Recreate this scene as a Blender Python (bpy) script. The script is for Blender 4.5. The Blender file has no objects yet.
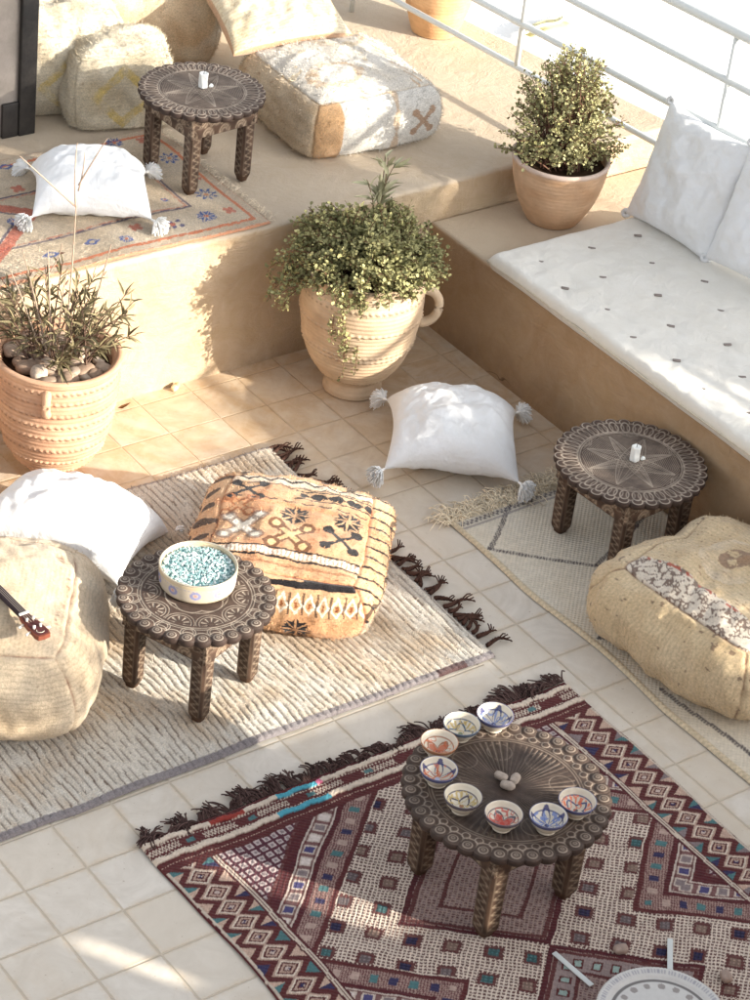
import bpy, math, random
import numpy as np
from mathutils import Vector, Matrix
rng = np.random.default_rng(7); random.seed(7)
C = bpy.context.scene.collection
scn = bpy.context.scene
pi = math.pi

# ------------------------------------------------------------------ camera
cd = bpy.data.cameras.new('camera'); cam = bpy.data.objects.new('camera', cd); C.objects.link(cam)
R_ = Vector((0.8076274, -0.5803744, 0.1044199)); U_ = Vector((0.2601248, 0.5095456, 0.8201819)); F_ = Vector((0.5292193, 0.6352392, -0.5624927))
m = Matrix((R_, U_, -F_)).transposed().to_4x4(); m.translation = Vector((-2.790565, -4.652527, 5.110565))
cam.matrix_world = m
cd.sensor_fit = 'VERTICAL'; cd.sensor_height = 24; cd.lens = 24*2.61; cd.clip_start = .1; cd.clip_end = 600
scn.camera = cam

# ------------------------------------------------------------------ light
SUN = Vector((.505, -.809, .305)).normalized()
w = bpy.data.worlds.new('World'); scn.world = w; w.use_nodes = True
nt = w.node_tree; bg = nt.nodes['Background']; sk = nt.nodes.new('ShaderNodeTexSky'); sk.sky_type = 'NISHITA'; sk.sun_disc = False
el = math.asin(SUN.z)
sk.sun_elevation = el; sk.sun_rotation = math.atan2(SUN.x, SUN.y); sk.air_density = 1.0; sk.dust_density = 2.5; sk.ozone_density = 1.5
hs = nt.nodes.new('ShaderNodeHueSaturation'); hs.inputs['Saturation'].default_value = .22; nt.links.new(sk.outputs[0], hs.inputs['Color']); nt.links.new(hs.outputs[0], bg.inputs[0]); bg.inputs[1].default_value = .15
sd = bpy.data.lights.new('sun', 'SUN'); so = bpy.data.objects.new('sun', sd); C.objects.link(so)
sd.energy = 4.3; sd.angle = math.radians(.7); sd.color = (1, .92, .79)
so.rotation_euler = (-SUN).to_track_quat('-Z', 'Y').to_euler()
vs = scn.view_settings; vs.view_transform = 'Standard'; vs.look = 'None'; vs.exposure = 1.34; vs.gamma = 1; vs.use_curve_mapping = False

# ------------------------------------------------------------------ helpers
def S(r, g, b):
    f = lambda c: (c/255/12.92) if c/255 <= .04045 else ((c/255+.055)/1.055)**2.4
    return np.array([f(r), f(g), f(b)])
class B:
    """collects vertices, faces and vertex colours"""
    def __init__(s): s.v=[]; s.f=[]; s.c=[]; s.n=0
    def add(s, v, f, c=(.5,.5,.5)):
        v=np.asarray(v,float).reshape(-1,3); s.v.append(v)
        c=np.asarray(c,float)
        s.c.append(np.broadcast_to(c,(len(v),3)) if c.ndim==1 else c.reshape(-1,3))
        for q in (f if isinstance(f,list) and len(f) and isinstance(f[0],np.ndarray) and f[0].ndim==2 else [np.asarray(f)]):
            s.f.append(np.asarray(q)+s.n)
        s.n+=len(v); return s
    def build(s, name, mat, parent=None, loc=(0,0,0), rz=0, smooth=True, flat=False):
        v=np.concatenate(s.v); c=np.concatenate(s.c)
        me=bpy.data.meshes.new(name); me.vertices.add(len(v)); me.vertices.foreach_set('co',v.astype(np.float32).ravel())
        lt=np.concatenate([np.full(len(f),f.shape[1]) for f in s.f]); li=np.concatenate([f.ravel() for f in s.f])
        me.loops.add(len(li)); me.loops.foreach_set('vertex_index',li.astype(np.int32))
        me.polygons.add(len(lt)); st=np.concatenate([[0],np.cumsum(lt)[:-1]])
        me.polygons.foreach_set('loop_start',st.astype(np.int32))
        try: me.polygons.foreach_set('loop_total',lt.astype(np.int32))
        except Exception: pass
        me.polygons.foreach_set('use_smooth',np.full(len(lt),smooth))
        a=me.color_attributes.new('Col','FLOAT_COLOR','POINT')
        a.data.foreach_set('color',np.concatenate([c,np.ones((len(c),1))],1).astype(np.float32).ravel())
        me.update(calc_edges=True); me.validate()
        o=bpy.data.objects.new(name,me); C.objects.link(o); me.materials.append(mat)
        o.location=loc; o.rotation_euler=(0,0,rz)
        if parent: o.parent=parent
        return o
def gridf(nu, nv, wu=False, wv=False):
    i=np.arange(nu if wu else nu-1)[:,None]; j=np.arange(nv if wv else nv-1)[None]
    i2=(i+1)%nu; j2=(j+1)%nv
    return np.stack([i*nv+j,i2*nv+j,i2*nv+j2,i*nv+j2],-1).reshape(-1,4)
def grid(b, P, col, wu=False, wv=False, flip=False):
    nu,nv=P.shape[:2]; f=gridf(nu,nv,wu,wv)
    if flip: f=f[:,::-1]
    col=np.asarray(col); 
    if col.ndim==3: col=col.reshape(-1,3)
    b.add(P.reshape(-1,3),f,col); return b
def box(b, x0,x1,y0,y1,z0,z1, col=(.5,.5,.5), bev=0):
    if bev<=0:
        v=np.array([[x,y,z] for x in (x0,x1) for y in (y0,y1) for z in (z0,z1)])
        f=np.array([[0,1,3,2],[4,6,7,5],[0,4,5,1],[2,3,7,6],[0,2,6,4],[1,5,7,3]]); b.add(v,f,col); return b
    # rounded box by cube grid
    n=7; t=np.array([-1,-.999,-.9,0,.9,.999,1.]); c=np.array([(x0+x1)/2,(y0+y1)/2,(z0+z1)/2]); h=np.array([x1-x0,y1-y0,z1-z0])/2
    for ax in range(3):
        for s in (-1,1):
            k=5; a=np.linspace(-1,1,9); 
            A,D=np.meshgrid(a,a,indexing='ij'); P=np.zeros((9,9,3)); P[...,ax]=s; P[...,(ax+1)%3]=A; P[...,(ax+2)%3]=D
            Q=P*h; inn=np.clip(Q,-(h-bev),h-bev); 
            # remap so that samples fall on the bevel
            def rm(a,hh):
                e=bev/hh; key=np.array([-1,-1+e*.3,-1+e,-.5*(1-e),0,.5*(1-e),1-e,1-e*.3,1]); return np.interp(a,np.linspace(-1,1,9),key)
            P[...,(ax+1)%3]=rm(A,h[(ax+1)%3]); P[...,(ax+2)%3]=rm(D,h[(ax+2)%3]); Q=P*h; inn=np.clip(Q,-(h-bev),h-bev)
            d=Q-inn; L=np.linalg.norm(d,axis=-1,keepdims=True); Q=inn+d/np.maximum(L,1e-9)*bev
            grid(b,Q+c,col,flip=(s<0))
    return b
def tube(b, pts, r, col=(.5,.5,.5), n=6, cap=True):
    pts=np.asarray(pts,float); m_=len(pts); r=np.broadcast_to(np.asarray(r,float),(m_,))
    t=np.gradient(pts,axis=0); t/=np.maximum(np.linalg.norm(t,axis=1,keepdims=True),1e-9)
    ref=np.array([0,0,1.]) if abs(t[0,2])<.9 else np.array([1.,0,0])
    a=np.cross(t,ref); a/=np.maximum(np.linalg.norm(a,axis=1,keepdims=True),1e-9); c=np.cross(t,a)
    th=np.arange(n)*2*pi/n
    P=pts[:,None]+r[:,None,None]*(np.cos(th)[None,:,None]*a[:,None]+np.sin(th)[None,:,None]*c[:,None])
    col=np.asarray(col); 
    if col.ndim==2: col=np.repeat(col,n,axis=0).reshape(m_,n,3)
    fs=[gridf(m_,n,False,True)]
    if cap and n>=3:
        fs+= [np.array([list(range(n))]), np.array([[(m_-1)*n+k for k in range(n)][::-1]])]
    b.add(P.reshape(-1,3),fs,col.reshape(-1,3) if col.ndim==3 else col); return b
def lathe(b, prof, n=64, col=(.5,.5,.5), cx=0, cy=0, colf=None, dispf=None):
    prof=np.asarray(prof,float); th=np.arange(n)*2*pi/n
    r=prof[:,0][:,None]+0*th; z=prof[:,1][:,None]+0*th; T=th[None]+0*r
    if dispf is not None: r=r+dispf(T,z,r)
    P=np.stack([cx+r*np.cos(T),cy+r*np.sin(T),z],-1)
    c=colf(T,z,r) if colf is not None else col
    f=gridf(len(prof),n,False,True)
    b.add(P.reshape(-1,3),f[:,::-1],np.asarray(c).reshape(-1,3) if np.asarray(c).ndim==3 else c); return b
_ph=rng.uniform(0,6.28,(64,)); _dr=rng.normal(size=(64,3)); _dr/=np.linalg.norm(_dr,axis=1,keepdims=True)
def lump(P, k, seed=0, octs=3):
    """smooth pseudo noise about -1..1 at frequency k (cycles per unit)"""
    P=np.asarray(P,float); o=0; a=1; tot=0
    for i in range(octs):
        s=0
        for j in range(5):
            q=(seed*13+i*7+j*3)%64; q2=(q+11+j)%64
            s=s+np.sin(P@_dr[q]*k*2*pi*2**i*(.7+.12*j)+_ph[q2]+1.7*np.sin(P@_dr[q2]*k*2*pi*2**i*.6+_ph[q]))
        o=o+a*s/2.6; tot+=a; a*=.5
    return o/tot
def resamp(p, n):
    p=np.asarray(p,float); d=np.concatenate([[0],np.cumsum(np.linalg.norm(np.diff(p,axis=0),axis=1))]); t=np.linspace(0,d[-1],n)
    return np.stack([np.interp(t,d,p[:,k]) for k in range(p.shape[1])],1)
def smooth(p, it=2):
    p=np.asarray(p,float)
    for _ in range(it):
        q=np.repeat(p,2,axis=0)[1:-1]; q[0::2]=.75*p[:-1]+.25*p[1:]; q[1::2]=.25*p[:-1]+.75*p[1:]
        p=np.concatenate([p[:1],q,p[-1:]])
    return p
mixc=lambda a,b,t: np.asarray(a)*(1-np.asarray(t)[...,None])+np.asarray(b)*np.asarray(t)[...,None]
sst=lambda a,b,x: (lambda t:t*t*(3-2*t))(np.clip((x-a)/(b-a),0,1))
def tag(o, label=None, cat=None, group=None, kind=None):
    if label: o['label']=label
    if cat: o['category']=cat
    if group: o['group']=group
    if kind: o['kind']=kind
    return o
def empty(name, loc, rz=0, **k):
    o=bpy.data.objects.new(name,None); C.objects.link(o); o.location=loc; o.rotation_euler=(0,0,rz); o.empty_display_size=.05
    return tag(o,**k)
def copy_tree(o, parent=None):
    c=o.copy(); C.objects.link(c); c.parent=parent
    for ch in list(o.children): copy_tree(ch,c)
    return c

# ------------------------------------------------------------------ materials
class N:
    def __init__(s,name,rough=.8,spec=.3):
        s.m=bpy.data.materials.new(name); s.m.use_nodes=True; s.t=s.m.node_tree; s.p=s.t.nodes['Principled BSDF']
        s.p.inputs['Roughness'].default_value=rough; s.p.inputs['Specular IOR Level'].default_value=spec
    def n(s,typ,**k):
        x=s.t.nodes.new(typ)
        for a,v in k.items():
            if a.startswith('i_'): 
                nm=a[2:].replace('_',' '); x.inputs[int(nm) if nm.isdigit() else nm].default_value=v
            else: setattr(x,a,v)
        return x
    def l(s,a,b): s.t.links.new(a,b)
    def math(s,op,a,b=0.0,c=None,clamp=False):
        x=s.n('ShaderNodeMath',operation=op); x.use_clamp=clamp
        for i,v in enumerate((a,b,c)):
            if v is None: continue
            if isinstance(v,(int,float)): x.inputs[i].default_value=v
            else: s.l(v,x.inputs[i])
        return x.outputs[0]
    def mix(s,f,a,b,mode='MIX'):
        x=s.n('ShaderNodeMix',data_type='RGBA',blend_type=mode)
        for i,v in ((0,f),(6,a),(7,b)):
            if isinstance(v,(int,float)): x.inputs[i].default_value=v
            elif isinstance(v,(tuple,list,np.ndarray)): x.inputs[i].default_value=(*[float(q) for q in v[:3]],1)
            else: s.l(v,x.inputs[i])
        return x.outputs[2]
    def noise(s,scale,detail=4,rough=.6,co=None,dist=0):
        x=s.n('ShaderNodeTexNoise'); x.inputs['Scale'].default_value=scale; x.inputs['Detail'].default_value=detail; x.inputs['Roughness'].default_value=rough; x.inputs['Distortion'].default_value=dist
        if co is None: co=s.pos()
        s.l(co,x.inputs['Vector']); return x.outputs['Fac']
    def pos(s):
        if not hasattr(s,'_pos'): s._pos=s.n('ShaderNodeNewGeometry').outputs['Position']
        return s._pos
    def obj(s):
        if not hasattr(s,'_obj'): s._obj=s.n('ShaderNodeTexCoord').outputs['Object']
        return s._obj
    def ramp(s,v,lo,hi): 
        x=s.n('ShaderNodeMapRange'); x.inputs[1].default_value=lo; x.inputs[2].default_value=hi; s.l(v,x.inputs[0]); return x.outputs[0]
    def bump(s,h,dist,strength=1.0):
        x=s.n('ShaderNodeBump'); x.inputs['Distance'].default_value=dist; x.inputs['Strength'].default_value=strength; s.l(h,x.inputs['Height'])
        if hasattr(s,'_b'): s.l(s._b,x.inputs['Normal'])
        s._b=x.outputs[0]; s.l(s._b,s.p.inputs['Normal'])
    def col(s,c):
        if isinstance(c,(tuple,list,np.ndarray)): s.p.inputs['Base Color'].default_value=(*[float(q) for q in c],1)
        else: s.l(c,s.p.inputs['Base Color'])
    def attr(s): return s.n('ShaderNodeAttribute',attribute_name='Col').outputs['Color']
def vmat(name, rough=.85, spec=.2, var=.15, vscale=40, bscale=300, bdist=.001, sheen=0, sss=0, big=0):
    k=N(name,rough,spec); a=k.attr()
    n1=k.ramp(k.noise(vscale,5,.65,k.obj()),.3,.7)
    f=k.math('MULTIPLY_ADD',n1,var*2,1-var)
    cc=k.n('ShaderNodeCombineColor'); [k.l(f,cc.inputs[i]) for i in range(3)]
    k.col(k.mix(1.0,a,cc.outputs[0],'MULTIPLY'))
    if bdist: k.bump(k.noise(bscale,3,.6,k.obj()),bdist)
    if big: k.bump(k.noise(30,3,.6,k.obj()),big)
    if sheen: k.p.inputs['Sheen Weight'].default_value=sheen
    if sss: 
        k.p.inputs['Subsurface Weight'].default_value=sss; k.p.inputs['Subsurface Radius'].default_value=(.01,.008,.006)
    return k.m
def weave(name, sx=350, sy=350, bd=.0012, var=.12, rough=.95):
    """vertex colour cloth with a woven thread relief"""
    k=N(name,rough,.1); a=k.attr(); sep=k.n('ShaderNodeSeparateXYZ'); k.l(k.obj(),sep.inputs[0])
    wob=k.math('MULTIPLY',k.noise(12,3,.6,k.obj()),3.0)
    A=k.math('SINE',k.math('ADD',k.math('MULTIPLY',sep.outputs[0],sx),wob)); D=k.math('SINE',k.math('ADD',k.math('MULTIPLY',sep.outputs[1],sy),wob))
    h=k.math('MULTIPLY',A,D)
    n1=k.ramp(k.noise(55,5,.7,k.obj()),.3,.7); f=k.math('MULTIPLY_ADD',n1,var*2,1-var); f=k.math('MULTIPLY_ADD',h,.05,f)
    cc=k.n('ShaderNodeCombineColor'); [k.l(f,cc.inputs[i]) for i in range(3)]
    k.col(k.mix(1.0,a,cc.outputs[0],'MULTIPLY')); k.bump(h,bd); k.bump(k.noise(180,3,.7,k.obj()),bd*1.2)
    k.p.inputs['Sheen Weight'].default_value=.15
    return k.m
def stucco(name, c1, c2, c3):
    k=N(name,.75,.25)
    n1=k.ramp(k.noise(1.6,5,.6,dist=.6),.35,.65); n2=k.ramp(k.noise(9,6,.7,dist=1.2),.35,.7); n3=k.ramp(k.noise(45,4,.6),.2,.8)
    c=k.mix(n1,c1,c2); c=k.mix(k.math('MULTIPLY',n2,.35),c,c3); c=k.mix(k.math('MULTIPLY',n3,.10),c,np.array(c1)*.6)
    k.col(c); k.bump(n2,.004,.5); k.bump(k.noise(160,4,.6),.0010)
    k.l(k.ramp(n2,0,1.6),k.p.inputs['Roughness']); k.p.inputs['Roughness'].default_value=.7
    r=k.math('MULTIPLY_ADD',n2,.25,.5); k.l(r,k.p.inputs['Roughness'])
    return k.m
M={}
M['stucco']=stucco('ochre_plaster',S(196,158,122),S(184,142,105),S(214,182,150))
M['platform']=stucco('pale_plaster',S(206,184,160),S(196,172,146),S(218,202,184))
k=N('white_cotton',.95,.1); kv=k.mix(k.ramp(k.noise(9,5,.7,k.obj()),.35,.75),(1,1,1),(.93,.915,.885)); k.col(k.mix(1.0,k.attr(),kv,'MULTIPLY')); sp=k.n('ShaderNodeSeparateXYZ'); k.l(k.obj(),sp.inputs[0])
hh_=k.math('MULTIPLY',k.math('SINE',k.math('MULTIPLY',sp.outputs[0],1500)),k.math('SINE',k.math('MULTIPLY',sp.outputs[1],1500))); k.bump(hh_,.0004); k.bump(k.noise(11,4,.55,k.obj(),1.3),.010,.7); k.bump(k.noise(300,2,.6,k.obj()),.0008); k.p.inputs['Sheen Weight'].default_value=.25; M['cloth']=k.m
M['weave']=weave('flat_weave',bd=.0008)
M['shag']=vmat('wool_pile',1,.05,.28,180,420,.006,sheen=.3)
M['wood']=vmat('carved_wood',.58,.25,.22,30,350,.0008)
M['clay']=vmat('fired_clay',.8,.25,.14,14,220,.0010,big=.0015)
M['leaf']=vmat('leaf',.7,.2,.12,60,200,.0003)
M['wool']=vmat('knotted_wool',1,.05,.20,120,330,.0035,sheen=.25)
M['strand']=vmat('strand',.95,.1,.15,80,500,.0002)
M['glaze']=vmat('glazed_clay',.18,.5,.05,60,80,.0003)
M['stone']=vmat('stone',.8,.2,.2,60,160,.001)
k=N('white_rail_paint',.35,.5); k.col(S(214,218,216)); k.bump(k.noise(60,3),.0006); M['rail']=k.m
k=N('soil',1,.1); k.col(k.mix(k.noise(60,5),S(52,38,28),S(98,76,58))); k.bump(k.noise(70,5,.8),.012); M['soil']=k.m
k=N('candle_wax',.45,.5); k.col(S(240,242,238)); k.p.inputs['Subsurface Weight'].default_value=.5; k.p.inputs['Subsurface Radius'].default_value=(.01,.01,.01); k.bump(k.noise(140,3),.002); M['wax']=k.m
k=N('white_roof',.9,.1); k.col(k.mix(k.ramp(k.noise(.6,4),.3,.7),S(245,246,246),S(232,234,234))); k.bump(k.noise(20,4),.004); M['roof']=k.m
k=N('black_paint',.6,.3); k.col(k.mix(k.ramp(k.noise(7,5,.7),.4,.7),S(34,33,33),S(62,58,55))); k.bump(k.noise(90,3),.001); M['black']=k.m
k=N('grey_plaster',.8,.2); k.col(k.mix(k.ramp(k.noise(5,5,.7),.35,.65),S(146,138,131),S(124,117,110))); k.bump(k.noise(60,4),.0015); M['greyw']=k.m
k=N('bead_glass',.06,.9); k.col(k.attr()); M['bead']=k.m; k.p.inputs['Coat Weight'].default_value=.6
k=N('brass',.3,.5); k.col(S(206,196,176)); k.p.inputs['Metallic'].default_value=.4; M['brass']=k.m
# tiles: a 0.2 m grid, the strip beyond the cream rug laid with shifted joints
k=N('floor_tiles',.45,.4); sp=k.n('ShaderNodeSeparateXYZ'); k.l(k.pos(),sp.inputs[0]); X,Y=sp.outputs[0],sp.outputs[1]
wob=k.math('MULTIPLY',k.math('SUBTRACT',k.noise(9,4,.7),.5),.016)
sh=k.math('MULTIPLY',k.math('MULTIPLY',k.math('GREATER_THAN',X,1.79),k.math('LESS_THAN',Y,1.16)),.119)
xs=k.math('ADD',k.math('MULTIPLY',k.math('SUBTRACT',X,k.math('MULTIPLY',k.math('GREATER_THAN',X,1.79),.018)),5),wob); ys=k.math('ADD',k.math('MULTIPLY',k.math('SUBTRACT',Y,sh),5),wob)
fx,fy=k.math('FRACT',xs),k.math('FRACT',ys)
ex=k.math('MINIMUM',fx,k.math('SUBTRACT',1.0,fx)); ey=k.math('MINIMUM',fy,k.math('SUBTRACT',1.0,fy)); e=k.math('MINIMUM',ex,ey)
g=k.n('ShaderNodeMapRange'); g.interpolation_type='SMOOTHSTEP'; g.inputs[1].default_value=.009; g.inputs[2].default_value=.022; k.l(e,g.inputs[0]); g=g.outputs[0]
cx=k.n('ShaderNodeCombineXYZ'); k.l(k.math('FLOOR',xs),cx.inputs[0]); k.l(k.math('FLOOR',ys),cx.inputs[1])
wn=k.n('ShaderNodeTexWhiteNoise'); k.l(cx.outputs[0],wn.inputs['Vector'])
off=k.n('ShaderNodeVectorMath',operation='MULTIPLY_ADD'); k.l(wn.outputs['Color'],off.inputs[0]); off.inputs[1].default_value=(9,9,9); k.l(k.pos(),off.inputs[2])
vein=k.ramp(k.noise(7,6,.65,off.outputs[0],1.5),.35,.68); sm=k.ramp(k.noise(1.3,4,.55),.35,.68)
base=k.mix(vein,S(220,213,202),S(202,194,182)); base=k.mix(k.math('MULTIPLY',wn.outputs['Value'],.75),base,S(208,197,180)); dirt=k.ramp(k.noise(1.1,6,.75,dist=1.5),.50,.72); base=k.mix(k.math('MULTIPLY',dirt,.35,clamp=True),base,S(190,170,142)); spk=k.ramp(k.noise(75,2,.5),.70,.76); base=k.mix(k.math('MULTIPLY',spk,.5,clamp=True),base,S(150,124,98))
edge=k.ramp(e,.10,.0); fine=k.ramp(k.noise(22,5,.7,dist=1),.42,.62)
base=k.mix(k.math('MULTIPLY',k.math('MULTIPLY',edge,fine,clamp=True),.45,clamp=True),base,S(200,172,130))
# earth stain plus warm bounce light near step and bench, painted into the tiles
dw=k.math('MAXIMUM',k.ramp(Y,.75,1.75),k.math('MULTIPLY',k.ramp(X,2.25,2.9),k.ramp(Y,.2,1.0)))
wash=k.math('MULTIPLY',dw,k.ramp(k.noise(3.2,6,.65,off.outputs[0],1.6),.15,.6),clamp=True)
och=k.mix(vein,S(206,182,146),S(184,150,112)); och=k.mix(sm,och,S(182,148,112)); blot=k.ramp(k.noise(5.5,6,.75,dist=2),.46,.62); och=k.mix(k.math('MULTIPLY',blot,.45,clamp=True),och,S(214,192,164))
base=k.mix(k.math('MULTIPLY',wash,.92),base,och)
gm=k.math('MAXIMUM',g,k.math('MULTIPLY',dw,k.ramp(k.noise(3.3,3),.12,.5),clamp=True))
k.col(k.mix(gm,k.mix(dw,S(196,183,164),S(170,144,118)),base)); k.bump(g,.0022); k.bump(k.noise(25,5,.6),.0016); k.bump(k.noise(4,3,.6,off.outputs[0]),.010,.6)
k.l(k.math('MULTIPLY_ADD',vein,.2,.42),k.p.inputs['Roughness']); M['tile']=k.m

# ------------------------------------------------------------------ setting
def struct(name,o): o['kind']='structure'; return o
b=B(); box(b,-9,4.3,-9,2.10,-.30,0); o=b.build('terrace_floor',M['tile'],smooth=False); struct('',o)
b=B(); v=np.array([[-200,-200,-6.6],[300,-200,-6.6],[300,300,-6.6],[-200,300,-6.6]]); b.add(v,np.array([[0,1,2,3]])); struct('',b.build('ground',M['roof'],smooth=False))
# white flat roof of the next building, a little below the terrace
b=B(); box(b,4.45,30,-12,30,-6.5,-.6); struct('',b.build('white_roof',M['roof'],smooth=False))
# raised platform with softly rounded plaster lip, a big slab whose outer edge runs slightly askew
def slab(name,poly,z0,z1,mat,bev=.018,label=None):
    bm=__import__('bmesh').new(); import bmesh
    vs=[bm.verts.new((x,y,z1)) for x,y in poly]; f=bm.faces.new(vs)
    bmesh.ops.recalc_face_normals(bm,faces=[f])
    if f.normal.z<0: f.normal_flip()
    r=bmesh.ops.extrude_face_region(bm,geom=[f]); 
    for g_ in r['geom']:
        if isinstance(g_,bmesh.types.BMVert): g_.co.z=z0
    bmesh.ops.recalc_face_normals(bm,faces=bm.faces)
    top=[e_ for e_ in bm.edges if all(abs(v_.co.z-z1)<1e-5 for v_ in e_.verts)]
    bmesh.ops.bevel(bm,geom=top,offset=bev,segments=4,profile=.5,affect='EDGES')
    me=bpy.data.meshes.new(name); bm.to_mesh(me); bm.free(); o=bpy.data.objects.new(name,me); C.objects.link(o); me.materials.append(mat)
    for p_ in me.polygons: p_.use_smooth=False
    return o
M['mixpl']=None
k=N('step_plaster',.7,.25); sp=k.n('ShaderNodeSeparateXYZ'); ge=k.n('ShaderNodeNewGeometry'); 
n1=k.ramp(k.noise(1.6,5,.6,dist=.6),.35,.65); n2=k.ramp(k.noise(8,6,.7,dist=1.4),.35,.7); n3=k.ramp(k.noise(60,4,.6),.2,.8)
k.l(k.pos(),sp.inputs[0])
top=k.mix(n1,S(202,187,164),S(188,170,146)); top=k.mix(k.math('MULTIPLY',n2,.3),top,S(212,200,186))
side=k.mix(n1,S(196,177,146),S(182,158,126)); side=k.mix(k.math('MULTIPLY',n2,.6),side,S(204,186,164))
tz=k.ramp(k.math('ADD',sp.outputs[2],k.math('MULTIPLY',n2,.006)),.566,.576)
foot_dark=k.math('MULTIPLY',k.ramp(sp.outputs[2],.14,.0),k.ramp(k.noise(5,5,.7),.35,.6),clamp=True); side=k.mix(k.math('MULTIPLY',foot_dark,.4),side,S(130,104,82)); c_=k.mix(tz,side,top); c_=k.mix(k.math('MULTIPLY',n3,.1),c_,S(150,110,80)); k.col(c_)  # side colour turns blotchily darker towards the bottom
mpn=k.n('ShaderNodeMapping'); mpn.inputs['Scale'].default_value=(2.5,2.5,9); mpn.inputs['Rotation'].default_value=(.3,.2,.4); k.l(k.pos(),mpn.inputs[0]); k.bump(k.noise(3,6,.75,mpn.outputs[0],2.0),.010,.6); k.bump(n2,.004,.5); k.bump(k.noise(160,4,.6),.001); M['step']=k.m
k2=N('bench_plaster',.7,.25); n1=k2.ramp(k2.noise(1.9,5,.6,dist=.6),.35,.65); n2=k2.ramp(k2.noise(7,6,.7,dist=1.4),.35,.7); n3=k2.ramp(k2.noise(60,4,.6),.2,.8)
vo=k2.n('ShaderNodeTexVoronoi',feature='DISTANCE_TO_EDGE'); vo.inputs['Scale'].default_value=2.2; nn=k2.n('ShaderNodeVectorMath',operation='MULTIPLY_ADD'); 
tn=k2.n('ShaderNodeTexNoise'); tn.inputs['Scale'].default_value=9; k2.l(k2.pos(),tn.inputs['Vector']); k2.l(tn.outputs['Color'],nn.inputs[0]); nn.inputs[1].default_value=(.12,.12,.12); k2.l(k2.pos(),nn.inputs[2]); k2.l(nn.outputs[0],vo.inputs['Vector'])
crack=k2.math('MULTIPLY',k2.ramp(vo.outputs['Distance'],.006,.0),k2.ramp(k2.noise(1.7,2),.56,.66),clamp=True)
c_=k2.mix(n1,S(180,150,114),S(164,132,98)); c_=k2.mix(k2.math('MULTIPLY',n2,.6),c_,S(190,164,136)); zz2=k2.n('ShaderNodeSeparateXYZ'); k2.l(k2.pos(),zz2.inputs[0]); foot_dark=k2.math('MULTIPLY',k2.ramp(zz2.outputs[2],.16,.0),k2.ramp(k2.noise(5,5,.7),.35,.6),clamp=True); c_=k2.mix(k2.math('MULTIPLY',foot_dark,.45),c_,S(118,92,72)); c_=k2.mix(k2.math('MULTIPLY',n3,.12),c_,S(120,84,58)); c_=k2.mix(k2.math('MULTIPLY',crack,.75),c_,S(70,46,32))  # face darkens in patches near its foot, with thin cracks
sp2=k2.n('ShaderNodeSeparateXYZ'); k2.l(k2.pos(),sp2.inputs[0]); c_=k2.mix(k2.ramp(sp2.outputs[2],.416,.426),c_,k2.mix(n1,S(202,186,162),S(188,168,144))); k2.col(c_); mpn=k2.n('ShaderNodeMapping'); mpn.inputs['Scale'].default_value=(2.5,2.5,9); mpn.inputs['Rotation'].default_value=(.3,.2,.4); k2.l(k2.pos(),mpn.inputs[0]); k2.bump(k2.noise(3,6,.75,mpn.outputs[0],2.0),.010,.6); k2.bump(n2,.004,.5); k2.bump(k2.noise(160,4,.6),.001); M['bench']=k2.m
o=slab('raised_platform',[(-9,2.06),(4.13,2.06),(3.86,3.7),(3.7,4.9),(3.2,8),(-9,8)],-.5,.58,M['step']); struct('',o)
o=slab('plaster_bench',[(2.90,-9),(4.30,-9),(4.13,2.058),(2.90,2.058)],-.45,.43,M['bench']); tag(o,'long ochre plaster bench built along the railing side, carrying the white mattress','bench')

# grey pillar with a black painted leaf at the top left
r=empty('wall_pillar',(1.30,3.06,.58),0,label='grey plaster pillar with a black painted edge, top left corner of the platform',cat='pillar')
b=B(); box(b,0,.42,0,.30,0,2.2,bev=.012); b.build('shaft',M['greyw'],r,smooth=True)
b=B(); box(b,.368,.437,-.022,0-.001,0.0,2.2,bev=.004); b.build('black_panel',M['black'],r)
b=B(); box(b,.300,.366,-.016,-.001,0.0,.14,bev=.004); b.build('skirting_block',M['black'],r)

# unseen shade casters added on the sunward side: slotted wall, hedge and olive tree
PY=-3.0
r=empty('unseen_shade_wall',(0,PY,0),0,label='unseen slotted wall added on the near side to shape the shade',cat='wall')
segs=[(-6,1.70,0,1.40),(1.70,1.80,0,.92),(1.70,1.80,1.05,1.40),(1.82,2.18,0,1.40),(1.80,1.82,0,1.40),(2.18,2.22,0,1.40),(2.22,2.40,0,.88),(2.22,2.40,1.10,1.40),(2.40,2.70,0,1.40),(2.70,2.85,0,1.10),(2.70,2.85,1.27,1.40),(2.85,4.2,0,1.20),(4.2,4.36,0,1.50),(4.36,4.60,0,1.34),(4.36,4.60,1.45,1.50),(4.60,5.3,0,1.50),(5.3,9,0,1.86)]  # heights and slots shaped to throw shade and let sun streaks through
for i,(x0,x1,z0,z1) in enumerate(segs):
    b=B(); box(b,x0,x1,-.03,.03,z0,z1,bev=.0); b.build('shade_panel',M['stucco'],r,smooth=False)
# ------------------------------------------------------------------ railing
r=empty('metal_railing',(3.645,2.34,.58),0,label='white painted metal railing with four bars along the terrace edge',cat='railing')
dirv=Vector((.1118,-.9937,0))
def rp(s,z): return (dirv.x*s,dirv.y*s,z-.58)
for z,rad in ((.73,.012),(.914,.0145),(1.11,.0145),(1.302,.020)):
    b=B(); tube(b,[rp(-3.0,z),rp(0,z),rp(4,z),rp(8,z)],rad,n=12); b.build('rail_bar',M['rail'],r)
for y in (3.48,2.515,1.478,.44,-.6,-1.65,-2.7):
    s=(2.34-y)/.9937; z0=.58 if y>3 else .73
    if y<2: z0=.44 if y<2 else z0
    b=B(); tube(b,[rp(s,z0),rp(s,1.30)],.0115,n=10); b.build('post',M['rail'],r)

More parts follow.
